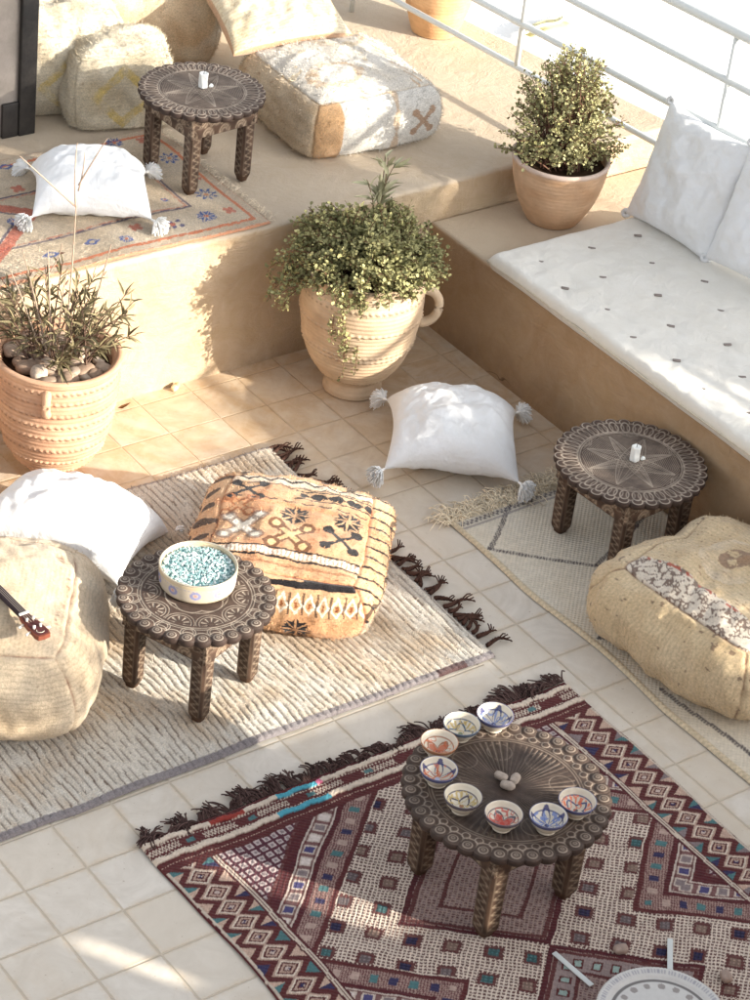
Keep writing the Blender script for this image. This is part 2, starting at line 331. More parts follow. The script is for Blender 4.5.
# ------------------------------------------------------------------ table
def tabletop(R, Nr, style, th=.02):
    nr,nt_=120,Nr*26; r=np.linspace(0,1,nr)**.9; t=np.arange(nt_)*2*pi/nt_; RR,T=np.meshgrid(r,t,indexing='ij')
    scal=.045 if style!='D' else .035
    edge=1-scal*(1-np.abs(np.cos(Nr*T/2))**.7)
    rr=RR*edge; h=np.zeros_like(rr); m=np.zeros_like(rr); w_=.006
    line=lambda d,ww=w_: np.exp(-(d/ww)**2)
    def sect(n,off=0): 
        a=2*pi/n; tt=(T-off+a/2)%a-a/2; return tt
    def rings(rad,ww=w_): return line(rr-rad,ww)
    def cell(n,rc,off=0):
        tt=sect(n,off); return rr*np.cos(tt)-rc, rr*np.sin(tt)
    x,y=cell(Nr,.925); d=np.hypot(x,y); rad=.925*pi/Nr
    if style in('B','D'):
        m=np.maximum(m,line(d-rad*.58)); m=np.maximum(m,line(d-rad*.2,.008)*.6); h+=.0060*np.clip(1-(d/(rad*.95))**2,0,1)**.7
        m=np.maximum(m,(line(np.hypot(*cell(Nr,.90))-rad*1.05)*(rr<.91)))
        if style=='D':
            x2,y2=cell(Nr,.81,pi/Nr); d2=np.hypot(x2,y2); m=np.maximum(m,line(d2-rad*.5)); h+=.003*np.clip(1-(d2/(rad*.8))**2,0,1)
            g_=np.abs(np.sin(T*36+1.2*np.sin(5*T)))**6*sst(.10,.3,rr)*(rr<.70)*(.55+.45*np.sin(T*7+2)); m=np.maximum(m,.9*g_); h-=.0045*g_
            m=np.maximum(m,rings(.72)*.7); m=np.maximum(m,rings(.75)*.5)
            m=np.maximum(m,.5*line(np.hypot(*cell(9,.55))-.12)*(rr<.7))
        else:
            m=np.maximum(m,line(np.hypot(*cell(Nr//2,.80))-.095)*(rr>.70)*(rr<.87)); m=np.maximum(m,line(np.hypot(*cell(Nr//2,.80))-.065)*(rr>.70)*(rr<.87)*.8)
            for q in (.70,.735): m=np.maximum(m,rings(q))
            x3,y3=cell(10,.64); d3=np.hypot(x3,y3); a3=np.arctan2(y3,-x3)
            inn=(rr<.66)&(rr>.3)
            m=np.maximum(m,line(d3-.15)*inn); m=np.maximum(m,line(d3-.19)*inn*.8); fan=(np.abs(np.sin(a3*4.5))**8)*(d3>.05)*(d3<.13)*inn; m=np.maximum(m,fan)
            m=np.maximum(m,rings(.40)); m=np.maximum(m,line(np.hypot(*cell(6,.2))-.2,.007)*(rr<.4))
    else:
        m=np.maximum(m,line(d-rad*.72)*(rr>.9)); h+=.003*np.clip(1-(d/rad)**2,0,1)
        for off,ww in ((0,.8),(pi/Nr,.5)):
            xx,yy=cell(Nr,.80,off); el_=np.sqrt((xx/.105)**2+(yy/(rad*.62))**2); m=np.maximum(m,np.exp(-((el_-1)/.13)**2)*ww)
            h+=.002*np.clip(1-el_,0,1)
        for q in (.665,.69): m=np.maximum(m,rings(q))
        for kk in (6,):
            for dd in (.36,.335): m=np.maximum(m,line(np.hypot(*cell(kk,.36))-dd,.0055)*(rr<.65)*.8)
        for kq in range(4):
            ca_,sa_=math.cos(kq*pi/4+.2),math.sin(kq*pi/4+.2); xr=rr*np.cos(T)*ca_+rr*np.sin(T)*sa_; yr=-rr*np.cos(T)*sa_+rr*np.sin(T)*ca_; pf_=(.15 if kq%2==0 else .10)*np.cos(np.clip(xr/.62,-1,1)*pi/2)
            for fr in (1,.62,.3): m=np.maximum(m,line(np.abs(yr)-pf_*fr,.0055)*(np.abs(xr)<.6)*(.95 if fr==1 else .7))
        st_=(np.abs(np.sin(rr*np.cos(sect(8))*120))**5)*(rr>.12)*(rr<.64); m=np.maximum(m,.6*st_)
    m=np.clip(m,0,1); h-=.0016*m
    wear=lump(np.stack([rr*np.cos(T),rr*np.sin(T),0*T],-1),2.2,3)
    grain=lump(np.stack([rr*np.cos(T)*14,rr*np.sin(T)*1.2,0*T],-1),1.3,5)
    dark=S(66,53,47); mid=S(88,72,63); lightc=S(204,190,172)
    c=mixc(dark,mid,np.clip(.5+.4*wear+.25*grain,0,1)); 
    if style=='D': c=mixc(S(58,47,42),S(86,71,62),np.clip(.5+.4*wear+.25*grain,0,1)); lightc=S(174,158,142)
    fade=np.clip(.80+.35*wear,0.3,1); c=mixc(c,lightc,(m*fade)*.85)
    P=np.stack([rr*R*np.cos(T),rr*R*np.sin(T),h],-1)
    b=B(); grid(b,P,c,wv=True,flip=False)
    # edge and underside
    eo=edge[-1]*R; ze=h[-1]; zs=np.array([0,-.003,-.010,-th+.003,-th]); rs=np.array([0,.002,.003,.000,-.005])
    tt=t; P2=np.stack([(eo[None]+rs[:,None])*np.cos(tt),(eo[None]+rs[:,None])*np.sin(tt),zs[:,None]+np.where(zs[:,None]>-.001,ze[None],0)],-1)
    ec=mixc(dark*.8,dark,np.clip(.5+.5*np.sin(tt*Nr)[None]+0*zs[:,None],0,1)); grid(b,P2,ec,wv=True)
    P3=np.stack([P2[-1],P2[-1]*np.array([0.01,0.01,1])],0); grid(b,P3,dark*.7,wv=True)
    return b
def carvecol(u,v,kind,worn=.8):
    """u along, v across (-1..1): pale scratched carving on brown wood"""
    dark=S(66,50,41); mid=S(90,70,57); pale=S(160,142,122)
    if kind=='leg':
        z=np.sin(u*2*pi*11)*.42; m_=np.exp(-((v-z)/.17)**2)*(np.abs(v)<.62); m_=np.maximum(m_,np.exp(-((np.abs(v)-.70)/.05)**2)*.5)
    else:
        x=((u*4)%1)*2-1; d=np.hypot(x*1.0,(v-1)*.8); m_=np.maximum.reduce([np.exp(-((d-q)/.07)**2) for q in (1.05,.8,.55,.3)]); x2=((u*4+.5)%1)*2-1
        d2=np.hypot(x2,(v+1)*.8); m_=np.where(v<-.1,np.maximum.reduce([np.exp(-((d2-q)/.08)**2) for q in (.6,.35)]),m_)
    return m_,mixc(mixc(dark,mid,.5+.5*np.sin(u*9+v*3)),pale,np.clip(m_*(worn if kind=='leg' else 1.0),0,1))
def leg_mb(w0,h,seed):
    b=B(); nz,npn=70,48
    zz=np.linspace(0,1,nz); s=np.arange(npn)/npn*4
    face=np.floor(s); f=(s-face)*2-1
    # chamfered square outline
    ch=.26; a=np.clip(f*1.0,-1,1)
    base=np.stack([np.ones_like(f),a],1); rot=[np.array([[math.cos(q*pi/2),-math.sin(q*pi/2)],[math.sin(q*pi/2),math.cos(q*pi/2)]]) for q in range(4)]
    o2=np.array([rot[int(q)]@p_ for q,p_ in zip(face,base)]); l=np.abs(o2).sum(1); mx=2-ch*1.4
    o2=np.where((l>mx)[:,None],o2*(mx/l)[:,None],o2)
    wz=w0*(.93+.07*zz)*(.62+.38*sst(0,.11,zz)) 
    U_z,V_=np.meshgrid(zz,f,indexing='ij'); m_,c=carvecol(U_z+seed*.13,V_,'leg'); 
    m_=m_*(U_z>.1); c=np.where((U_z>.08)[...,None],c,S(92,68,52)*(.8+.3*np.sin(V_*3)[...,None]*.2)); c=c*.82
    disp=1-.055*m_
    P=np.stack([o2[None,:,0]*wz[:,None]*disp,o2[None,:,1]*wz[:,None]*disp,(zz*h)[:,None]+0*disp],-1)
    c=c*(1+.18*lump(P*np.array([4,4,1]),14,seed)[...,None])
    grid(b,P,c,wv=True,flip=True); b.add(P[0],np.array([list(range(npn))[::-1]]),S(80,60,48)); return b
def make_table(name,loc,rz,R,h,side,Nr,style,legw,missing=(),**kw):
    r=empty(name,loc,rz,**kw); th=.022
    tabletop(R,Nr,style,th).build('tabletop',M['wood'],r,loc=(0,0,h-.004),rz=.3)
    ap=.082; s=side/2+legw*.44; zt=h-th-.004
    b=B(); n_=50
    for q in range(4):
        for off,inner in ((0,False),(-.016,True)):
            u=np.linspace(0,1,n_); v=np.linspace(-1,1,16); Um,Vm=np.meshgrid(u,v,indexing='ij')
            m_,c=carvecol(Um,Vm,'apron'); hh=s+off
            P=np.stack([hh+(-.003*m_ if not inner else 0*m_),(Um*2-1)*hh,zt-ap/2+Vm*ap/2],-1)
            ca,sa=math.cos(q*pi/2),math.sin(q*pi/2); P=np.stack([P[...,0]*ca-P[...,1]*sa,P[...,0]*sa+P[...,1]*ca,P[...,2]],-1)
            grid(b,P,c if not inner else S(70,54,44),flip=inner)
        ca,sa=math.cos(q*pi/2),math.sin(q*pi/2); s2=s-.016
        for zz_ in (zt-ap,):
            v=np.array([[s,-s,zz_],[s,s,zz_],[s2,s2,zz_],[s2,-s2,zz_]]); v=np.stack([v[:,0]*ca-v[:,1]*sa,v[:,0]*sa+v[:,1]*ca,v[:,2]],-1); b.add(v,np.array([[0,1,2,3]]),S(80,60,48))
    b.build('apron',M['wood'],r)
    for i,(sx,sy) in enumerate(((-1,1),(-1,-1),(1,-1),(1,1))):
        l=leg_mb(legw/2,zt-.004,i).build('leg',M['wood'],r,loc=(sx*(side/2-.004),sy*(side/2-.004),0),rz=0)
        l.rotation_euler=(sy*-.02*0,0,0)
    return r
G_T='small round carved wooden tables'
make_table('carved_table',(2.115,2.505,.588),math.radians(4),.232,.345,.250,30,'A',.055,label='small carved table on the platform beside the white pouf, holding a white candle',cat='table',group=G_T)
make_table('carved_table',(.893,.552,.02),math.radians(21),.243,.345,.262,30,'B',.060,label='small carved table with a round glittering tub on it, on the cream rug',cat='table',group=G_T)
make_table('carved_table',(2.625,.530,.012),math.radians(4),.262,.325,.285,32,'A',.064,label='small carved table with a white candle, standing by the plaster bench',cat='table',group=G_T)
make_table('carved_table',(1.170,-.632,.016),math.radians(2),.297,.355,.305,38,'D',.070,label='largest carved table, on the dark red kilim, holding eight painted bowls',cat='table',group=G_T)

def candle(loc,label):
    r=empty('candle',loc,0,label=label,cat='candle',group='white candles on the carved tables'); b=B()
    prof=[(0.0,0),(.0165,0),(.0175,.003),(.017,.02),(.017,.038),(.0165,.041),(.013,.0405),(.006,.0385),(0.0005,.038)]
    prof=[(x_*.95,z_*1.35) for x_,z_ in prof]; lathe(b,resamp(prof,40),48,dispf=lambda T,z,r_: .0010*np.sin(T*5+z*60)*(r_>.01)); b.build('wax',M['wax'],r)
    prof=None; b=B(); tube(b,[(0,0,.052),(.001,0,.062),(.003,.001,.070)],.001,S(60,50,45)); b.build('wick',M['strand'],r)
    b=B(); P=[(.02,-.012,.002),(.03,-.012,.006),(.036,-.006,.003)]; tube(b,P,[.004,.008,.003],n=8); b.build('wax_drip',M['wax'],r)
candle((2.128,2.520,.930),'white melted candle standing on the carved table of the platform')
candle((2.640,.530,.334),'white melted candle standing on the carved table by the bench')

# ------------------------------------------------------------------ pillows
def tassel(b,o,d,L=.062,n=230,col=S(252,250,245),spread=1.0,seed=0):
    rg=np.random.default_rng(seed+5); d=np.asarray(d,float); d/=np.linalg.norm(d)
    o=np.asarray(o,float)
    tube(b,[o,o+d*.012,o+d*.02],[.004,.0055,.006],col,6)
    for i in range(n):
        e=rg.normal(size=3); e-=e@d*d; e/=np.linalg.norm(e); a=spread*rg.uniform(0,1)**.6; l=L*rg.uniform(.75,1.05)
        q=d*math.cos(a)+e*math.sin(a); p0=o+d*.014; p1=p0+q*l*.5; p2=p0+q*l*.85+np.array([0,0,-.22*l])
        p2[2]=max(p2[2],o[2]-L*1.0)
        tube(b,[p0,p1,p2],[.0018,.0028,.0020],np.minimum(col*rg.uniform(.9,1.05),.92),3,cap=False)
def pillow(name,a,c,h,mat,colf,pinch=.13,seed=0,wr=.006,tass=(),parent_kw=None,mw=None,tdown=-.15,tl=.065,zmin=None,expo=.42,n=84,droop=0.0):
    r=empty(name,(0,0,0),0,**parent_kw); r.matrix_world=mw
    u=np.sin(np.linspace(-pi/2,pi/2,n)); u=.75*u+.25*np.linspace(-1,1,n); Uu,V=np.meshgrid(u,u,indexing='ij'); b=B()
    x=a*Uu*(1-pinch*(1-V**2)*np.abs(Uu)**1.5); y=c*V*(1-pinch*(1-Uu**2)*np.abs(V)**1.5)
    t=np.clip((1-Uu**2)*(1-V**2),0,1)**expo
    for s in (1,-1):
        P=np.stack([x,y,s*h*t],-1)
        wn=lump(P,4.5,seed,3)*wr*3+lump(P,11,seed+3,2)*wr; rad=np.abs(np.sin(np.arctan2(V,Uu)*7+seed))*np.clip((Uu**2+V**2)-.5,0,1.5)
        P[...,2]+=s*(wn*t-wr*1.2*rad*t)
        P[...,2]-=droop*(Uu**2*V**2)**1.3
        if zmin is not None and s<0: P[...,2]=np.maximum(P[...,2],zmin)
        grid(b,P,colf(Uu,V,P,s),flip=(s<0))
    b.build('cushion_cover',mat,r)
    for i,(sx,sy) in enumerate(tass):
        b=B(); o=np.array([sx*a*.99,sy*c*.99,-droop*.97]); tassel(b,o,(sx,sy,tdown),L=tl,seed=seed+i); b.build('tassel',M['strand'],r)
    return r
def mxf(loc,rz,tx=0,ty=0):
    return Matrix.Translation(loc)@Matrix.Rotation(rz,4,'Z')@Matrix.Rotation(tx,4,'X')@Matrix.Rotation(ty,4,'Y')
white=lambda U1,V1,P,s: np.broadcast_to(S(234,236,238),P.shape)
ALL4=((-1,-1),(-1,1),(1,-1),(1,1))
kw=dict(cat='pillow',group='white cotton pillows with tassels')
pillow('white_pillow',.212,.18,.105,M['cloth'],white,seed=1,droop=.055,pinch=.09,expo=.42,tass=ALL4,mw=mxf((1.635,2.465,.68),math.radians(-28)),parent_kw=dict(label='plump white tasselled pillow lying on the orange and blue rug of the platform',**kw))
pillow('white_pillow',.265,.25,.12,M['cloth'],white,seed=2,droop=.05,pinch=.09,expo=.42,tass=((1,-1),(1,1),(-1,-1)),mw=mxf((.93,1.335,.135),math.radians(-52),-.22,0.10),parent_kw=dict(label='sunlit white tasselled pillow on the cream rug behind the left pouf',**kw))
pillow('white_pillow',.238,.228,.12,M['cloth'],white,seed=3,droop=.05,pinch=.10,expo=.44,tass=ALL4,mw=mxf((2.42,1.22,.118),math.radians(-37)),parent_kw=dict(label='white tasselled pillow on the bare tiles between the urn and the bench table',**kw))

# ------------------------------------------------------------------ poufs
_fr=np.random.default_rng(99)
def fur(b,W,nrm,cl,k_,fl,jit=.004):
    i=_fr.integers(0,len(W),k_); d=nrm[i]/np.maximum(np.linalg.norm(nrm[i],axis=1,keepdims=True),1e-6)*.55+_fr.normal(0,.5,(k_,3)); t_=_fr.normal(size=(k_,3)); t_=np.cross(t_,d); t_/=np.maximum(np.linalg.norm(t_,axis=1,keepdims=True),1e-6)
    o=W[i]+_fr.uniform(-1,1,(k_,3))*jit*.5; L=fl*_fr.uniform(.5,1.2,(k_,1)); V=np.stack([o-t_*.0011,o+t_*.0011,o+d*L+t_*.0006,o+d*L-t_*.0006],1).reshape(-1,3); F=np.arange(k_)[:,None]*4+np.arange(4)
    c_=cl[i]*_fr.uniform(.8,1.2,(k_,1)); b.add(V,F,np.repeat(c_,4,axis=0))
def pouf(name,loc,rz,a,c,h,colf,mat,kpow=5,n=70,bulge=.05,seed=0,lumpy=.010,puff=.03,kz=3.2,tilt=None,fuzz=5000,fl=.010,seam=True,kw=None,seamcol=None,round_=.86):
    r=empty(name,loc,rz,**kw)
    if tilt: r.matrix_world=mxf(loc,rz,*tilt)
    b=B(); t=np.linspace(-1,1,n)
    for ax,s in ((2,1),(2,-1),(0,1),(0,-1),(1,1),(1,-1)):
        A,D=np.meshgrid(t,t,indexing='ij'); P=np.zeros((n,n,3)); P[...,ax]=s; P[...,(ax+1)%3]=A; P[...,(ax+2)%3]=D
        nx=(np.abs(P[...,0])**kpow+np.abs(P[...,1])**kpow)**(1/kpow)
        k3=(np.maximum(nx,1e-9)**kz+np.abs(P[...,2])**kz)**(1/kz)
        Q=P/np.maximum(k3,1e-9)[...,None]
        # keep the flat faces fuller than a superellipsoid
        mx=np.abs(P).max(-1); lat=1+bulge*(1-Q[...,2]**2)
        X_=Q[...,0]*a*lat; Y_=Q[...,1]*c*lat; Z_=Q[...,2]
        zz=np.where(Z_<-.80,-.80-(np.abs(Z_)-.80)*.12,Z_); zz=(zz+.824)/1.824
        pf=puff*np.clip(1-np.maximum(np.abs(Q[...,0]),np.abs(Q[...,1]))**2,0,1)*(Z_>0)
        W=np.stack([X_,Y_,zz*h+pf],-1)
        L_=lump(W,3.0,seed,3)*lumpy*1.6+lump(W,8,seed+2,2)*lumpy*.5
        nrm=Q/np.linalg.norm(Q,axis=-1,keepdims=True); nrm=np.where(Z_[...,None]<-.7,nrm*np.array([1,1,0]),nrm)
        W=W+nrm*L_[...,None]; 
        e=np.maximum(np.abs(A),np.abs(D))
        if seam: W=W-nrm*(.006*np.exp(-((1-e)/.03)**2))[...,None]
        cl=colf(ax,s,P,W,A,D)
        if seamcol is not None: cl=mixc(cl,seamcol,np.exp(-((1-e)/.018)**2)*np.clip(.5+.6*lump(W,9,seed+4),0,1)*(1 if seam else 0))
        grid(b,W,cl,flip=(s<0))
        if not (ax==2 and s<0):
            fur(b,W.reshape(-1,3),nrm.reshape(-1,3),cl.reshape(-1,3),fuzz//5,fl,2*a/n)
    b.build('cover',mat,r); return r
def ribs(v,f,amp): return amp*(.5+.5*np.sin(v*f))
# cream pouf on the left, cream with dark stitches
def col_left(ax,s,P,W,A,D):
    base=mixc(S(206,190,166),S(190,168,138),np.clip(.5+.6*lump(W,3,1),0,1)); 
    if ax==2: line=np.sin(W[...,1]*2*pi/.014+1.5*lump(W,2,4)); q=W[...,0]
    else: line=np.sin(W[...,2]*2*pi/.012+1.2*lump(W,2,4)); q=0
    base=base*(1-.16*(line>.75)[...,None]); sp_=(lump(W,26,5)>1.05)|(lump(W,11,9)>1.5); base=mixc(base,S(120,86,60),sp_*.45)
    if ax==2:
        for (u,v,w_,hh) in ((.86,-.2,.05,.1),(.55,.8,.14,.05),(.45,.35,.05,.07),(.8,.5,.03,.12),(.1,-.9,.3,.04),(-.35,-.86,.12,.05),(.62,-.78,.1,.06),(.25,.55,.1,.03)):
            base=mixc(base,S(120,84,58),(np.exp(-(((P[...,0]-u)/w_)**2+((P[...,1]-v)/hh)**2)**2)*(.55+.4*np.sign(lump(W,16,7)))).clip(0,.85))
    return base
pouf('floor_pouf',(.325,.905,.012),math.radians(54),.350,.350,.345,col_left,M['wool'],seed=3,kpow=4.2,n=110,fl=.004,kw=dict(label='large cream woven pouf cut by the left edge, with an instrument lying on it',cat='pouf',group='square floor poufs'),bulge=.15,lumpy=.008,kz=2.9,seamcol=S(120,70,52))
# patterned orange pouf
def star(x,y,r0):
    rr=np.hypot(x,y); a=np.arctan2(y,x); k=np.abs(((a+pi/8)%(pi/4))-pi/8); out=rr<r0*(1-.9*k); gap=(np.minimum(np.abs(x),np.abs(y))<r0*.07)|(np.minimum(np.abs(x+y),np.abs(x-y))<r0*.06); return out&~gap&(rr>r0*.15)
def cross(x,y,r0,w_):
    d=np.minimum(np.abs(x-y),np.abs(x+y))/1.414; arm=(d<w_)&(np.hypot(x,y)<r0); k=r0*.72
    kn=np.minimum.reduce([np.hypot(x-sx*k,y-sy*k) for sx in(-1,1) for sy in(-1,1)]); return arm|(kn<r0*.3), (np.abs(kn-r0*.3)<w_*.5)|((np.abs(d-w_)<w_*.35)&(np.hypot(x,y)<r0*.9))
def col_pat(ax,s,P,W,A,D):
    base=mixc(S(200,150,108),S(220,184,144),np.clip(.5+.5*lump(W,2.5,3),0,1)); base=mixc(base,S(200,132,90),np.clip(lump(W,5,6)*.7,0,.6)); blk=S(30,24,27); cre=S(238,228,210); brn=S(150,92,56)
    x=W[...,0]; y=W[...,1]; z=W[...,2]; jit=.004*lump(W,30,2); x=x+jit; y=y-jit; c=base
    put=lambda c,m_,cc,k=1.: mixc(c,cc,np.clip(m_.astype(float)*k,0,1))
    if ax==2 and s>0:
        zz=np.abs(((x/.075)%1)-.5)*.05
        c=put(c,(y>.215),cre,.55); c=put(c,(np.abs(y-.235-zz)<.006),blk); c=put(c,(np.abs(y-.20-zz*.7)<.004),blk,.8)
        c=put(c,(x>.0)&(y>.15)&(y<.185)&((np.abs(((x/.06)%1)-.5)*.07>np.abs(y-.1675))),blk); c=put(c,(np.abs(y-.195)<.003)&(x>-.02),blk); c=put(c,(np.abs(y-.142)<.003)&(x>-.02),blk)
        c=put(c,(np.abs(y-.105-.5*np.abs(((x/.06)%1)-.5)*.04)<.004)&(np.abs(((x/.06)%1)-.5)<.35),blk,.85)
        c=put(c,np.abs(y-.085)<.012,S(222,150,98),.6)
        m1,m2=cross(x+.175,y-.155,.062,.007); c=put(c,m1,blk); m1,m2=cross(x+.19,y-.06,.055,.010); c=put(c,m2,S(165,105,66))
        c=put(c,star(x-.0,y-.035,.056),blk); c=put(c,star(x-.175,y-.05,.056),blk)
        m1,m2=cross(x+.16,y+.055,.07,.016); c=put(c,m1,cre); c=put(c,m2,S(110,80,66),.7)
        m1,m2=cross(x-.0,y+.085,.07,.014); c=put(c,m1,S(226,190,140)); c=put(c,m2,S(120,78,48)); m1,m2=cross(x-.165,y+.06,.065,.007); c=put(c,m1,blk)
        c=put(c,(y<-.165)&(y>-.19),cre); c=put(c,(y<-.165)&(y>-.19)&(np.sin(x*2*pi/.014)>.5),brn,.7); c=put(c,np.abs(y+.16)<.003,blk); c=put(c,np.abs(y+.197)<.004,blk); c=put(c,np.abs(y+.225)<.005,brn,.6)
    elif ax==1 and s<0:
        v=z; g=((x/.044)%1)-.5; band=(v>.115)
        fl=(np.abs(np.abs(g)+np.abs((v-.155)/.06)-.42)<.09)&band; c=put(c,fl,cre); c=put(c,(np.abs(g)<.1)&(np.abs(v-.155)<.008),brn); c=put(c,((np.abs(g)>.42)&(np.abs(v-.155)<.03)),blk,.8)
        c=put(c,np.abs(v-.198)<.005,blk)
        c=put(c,(x<-.045)&(x>-.17)&(v<.11)&(v>.0)&((np.sin(x*120)*np.sin(v*95))>-.35),blk); c=put(c,(np.abs(x+.04)<.005)&(v<.115),brn)
        c=put(c,star(x-.075,v-.065,.052),blk)
    elif ax==0 and s>0:
        v=z; c=put(c,(np.abs(np.sin(y*55+v*40))<.28)&(v>.05),blk); c=put(c,np.abs(v-.12-.02*np.sin(y*40))<.010,blk,.8); c=put(c,(v<.1)&(y<-.1),cre,.5)
    else:
        c=put(c,(np.sin(W[...,(1 if ax==0 else 0)]*70)*np.sin(z*60))>.25,blk,.85); c=put(c,np.abs(z-.12)<.01,cre)
    ln=np.sin(y*2*pi/.010 if ax==2 else z*2*pi/.010); c=c*(1-.08*(ln>.5)[...,None])
    return c
pouf('floor_pouf',(1.475,.865,.012),math.radians(-43),.292,.316,.225,col_pat,M['wool'],kpow=6,n=190,fuzz=11000,fl=.006,seed=5,lumpy=.007,bulge=.12,kz=3.5,puff=.015,kw=dict(label='orange and black patterned pouf with crosses and stars, in the middle of the cream rug',cat='pouf',group='square floor poufs'),seamcol=S(190,110,70))
# right pouf
def col_right(ax,s,P,W,A,D):
    base=mixc(S(216,196,162),S(198,172,132),np.clip(.5+.5*lump(W,3,8),0,1)); line=np.sin((W[...,0] if ax==2 else (W[...,1] if ax==0 else W[...,0]))*2*pi/.017+.8*lump(W,3,2)); base=base*(1-.13*(line>.7)[...,None])
    x,y,z=W[...,0],W[...,1],W[...,2]; dk=S(98,74,64)
    if ax==2:
        fleck=(line>.4)&(lump(W,40,3)>.55); base=mixc(base,S(140,104,78),fleck*.7)
        band=(x<-.165)&(x>-.285); base=mixc(base,S(214,204,190),band*.85); mess=band&(np.abs(lump(W,17,4))<.17); base=mixc(base,dk,mess*.85)
        base=mixc(base,dk,(np.abs(x+.285)<.007)*.95); base=mixc(base,S(170,80,60),((np.abs(x+.172)<.005)&(lump(W,20,5)>.1))*.9)
        o=np.hypot((x-.02)/.11,(y-.04)/.10); base=mixc(base,S(222,216,206),(np.abs(o-.9)<.28)*.25*np.clip(.5+lump(W,6,2),0,1)); base=mixc(base,S(128,96,74),((o<.55)&(lump(W,16,6)>-.25))*.8)
    else: base=mixc(base,dk,(((lump(W,24,7)>.95)&(z>.05)&(z<.2))|((z>.2)&(lump(W,20,2)>.8)))*.7)
    return base
pouf('floor_pouf',(2.535,-.125,.014),math.radians(6),.330,.340,.300,col_right,M['wool'],kpow=5,n=130,fl=.006,seed=9,lumpy=.011,bulge=.12,kz=3.1,kw=dict(label='cream pouf with a dark speckled band, at the right edge below the bench table',cat='pouf',group='square floor poufs'),seamcol=S(120,80,60))
# white pouf on the platform
def col_white(ax,s,P,W,A,D):
    base=mixc(S(228,223,214),S(212,202,186),np.clip(.45+.6*lump(W,3,2),0,1)); x,y,z=W[...,0],W[...,1],W[...,2]; tan=S(196,158,110)
    if ax==2:
        for cx_,cy_ in ((-.10,-.10),(.08,.17)):
            o=np.hypot((x-cx_)/.10,(y-cy_)/.07)+.14*lump(W,14,3); base=mixc(base,tan,(np.abs(o-1)<.18)*.75*np.clip(.6+.6*lump(W,25,4),0,1))
        base=mixc(base,tan,((np.abs(x-.20)<.022)&(np.abs(np.sin(y*60+x*90))<.5))*.7); base=mixc(base,S(222,200,160),(lump(W,5,9)>.7)*.6)
    elif ax==0 and s<0: base=mixc(S(208,188,160),S(192,168,136),np.clip(.5+.6*lump(W,9,3)+.2*np.sin(z*130),0,1)); base=mixc(base,S(160,116,82),(lump(W,22,4)>.8)*.5)
    elif ax==1 and s<0:
        base=mixc(S(226,222,214),S(204,164,120),1-sst(-.17,-.165,x)); base=mixc(base,tan,((np.abs(x-.07)<.012+.006*np.sin(z*60)))*.6)
        m1,m2=cross(x-.19,z-.11,.055,.010); base=mixc(base,S(168,120,70),m1*.75)
    else: base=mixc(base,tan,(lump(W,14,5)>.8)*.3)
    return base
pouf('floor_pouf',(2.865,2.665,.58),math.radians(-3),.295,.285,.235,col_white,M['shag'],fuzz=14000,kpow=8,n=120,seed=12,lumpy=.007,bulge=.08,kz=5,kw=dict(label='wide low white pouf with tan rings on top, beside the platform table',cat='pouf',group='square floor poufs'),seamcol=S(180,150,110))
def col_brown(ax,s,P,W,A,D):
    c=mixc(S(216,194,164),S(196,166,132),np.clip(.5+.7*lump(W,7,3),0,1)); c=mixc(c,S(220,210,194),sst(-.3,.3,lump(W,2.2,5)+W[...,2]*4-.9)*.8); return c
pouf('floor_pouf',(2.55,3.55,.58),math.radians(-24),.25,.22,.46,col_brown,M['shag'],fuzz=14000,fl=.008,kpow=7,kz=5,seed=14,lumpy=.008,bulge=.05,kw=dict(label='tall brown and grey fuzzy pouf at the back, behind the platform table',cat='pouf',group='square floor poufs'))
def col_yel(ax,s,P,W,A,D):
    c=mixc(S(222,212,190),S(204,188,158),np.clip(.5+.7*lump(W,5,3),0,1)); ln=np.sin((W[...,2] if ax!=2 else W[...,1])*2*pi/.016+lump(W,5,2)); c=c*(1-.1*(ln>.6)[...,None])
    x=W[...,0 if ax==1 else 1]
    if ax==1: d=np.minimum(np.abs(np.abs(x)-.09-.0),.2); c=mixc(c,S(214,186,96),(np.abs(np.abs(x)+np.abs(W[...,2]-.14)-.11)<.022)*.75*np.clip(.6+.8*lump(W,14,5),0,1))
    c=mixc(c,S(150,118,86),(lump(W,24,6)>1.0)*.5); return c
pouf('floor_pouf',(1.99,3.36,.58),math.radians(-16),.25,.28,.35,col_yel,M['shag'],fuzz=14000,fl=.008,kpow=5,kz=4,seed=15,lumpy=.013,bulge=.05,kw=dict(label='pale shaggy pouf against the grey pillar, at the back left of the platform',cat='pouf',group='square floor poufs'))
pouf('floor_pouf',(2.09,3.06,.588),math.radians(-18),.20,.15,.30,col_yel,M['shag'],fuzz=14000,fl=.008,kpow=6,kz=5,seed=16,lumpy=.009,bulge=.05,kw=dict(label='small shaggy cream pouf with a faded yellow zigzag, on the orange rug corner',cat='pouf',group='square floor poufs'))
def burl(U1,V1,P,s):
    c=mixc(S(218,208,184),S(198,182,150),np.clip(.5+.6*lump(P,6,3),0,1)); c=mixc(c,S(176,144,100),(np.sin(P[...,1]*2*pi/.013+2*lump(P,8,2))>.35)*.30); c=mixc(c,S(160,126,84),(lump(P,40,4)>.7)*.5); return mixc(c,S(176,134,104),((np.maximum(np.abs(U1),np.abs(V1))>.985))*.8)
pillow('burlap_pillow',.255,.22,.085,M['wool'],burl,seed=6,wr=.006,pinch=.07,mw=mxf((2.81,3.08,.895),math.radians(-8),math.radians(20),math.radians(-4)),parent_kw=dict(label='straw coloured woven pillow leaning at the back of the white pouf',cat='pillow'))

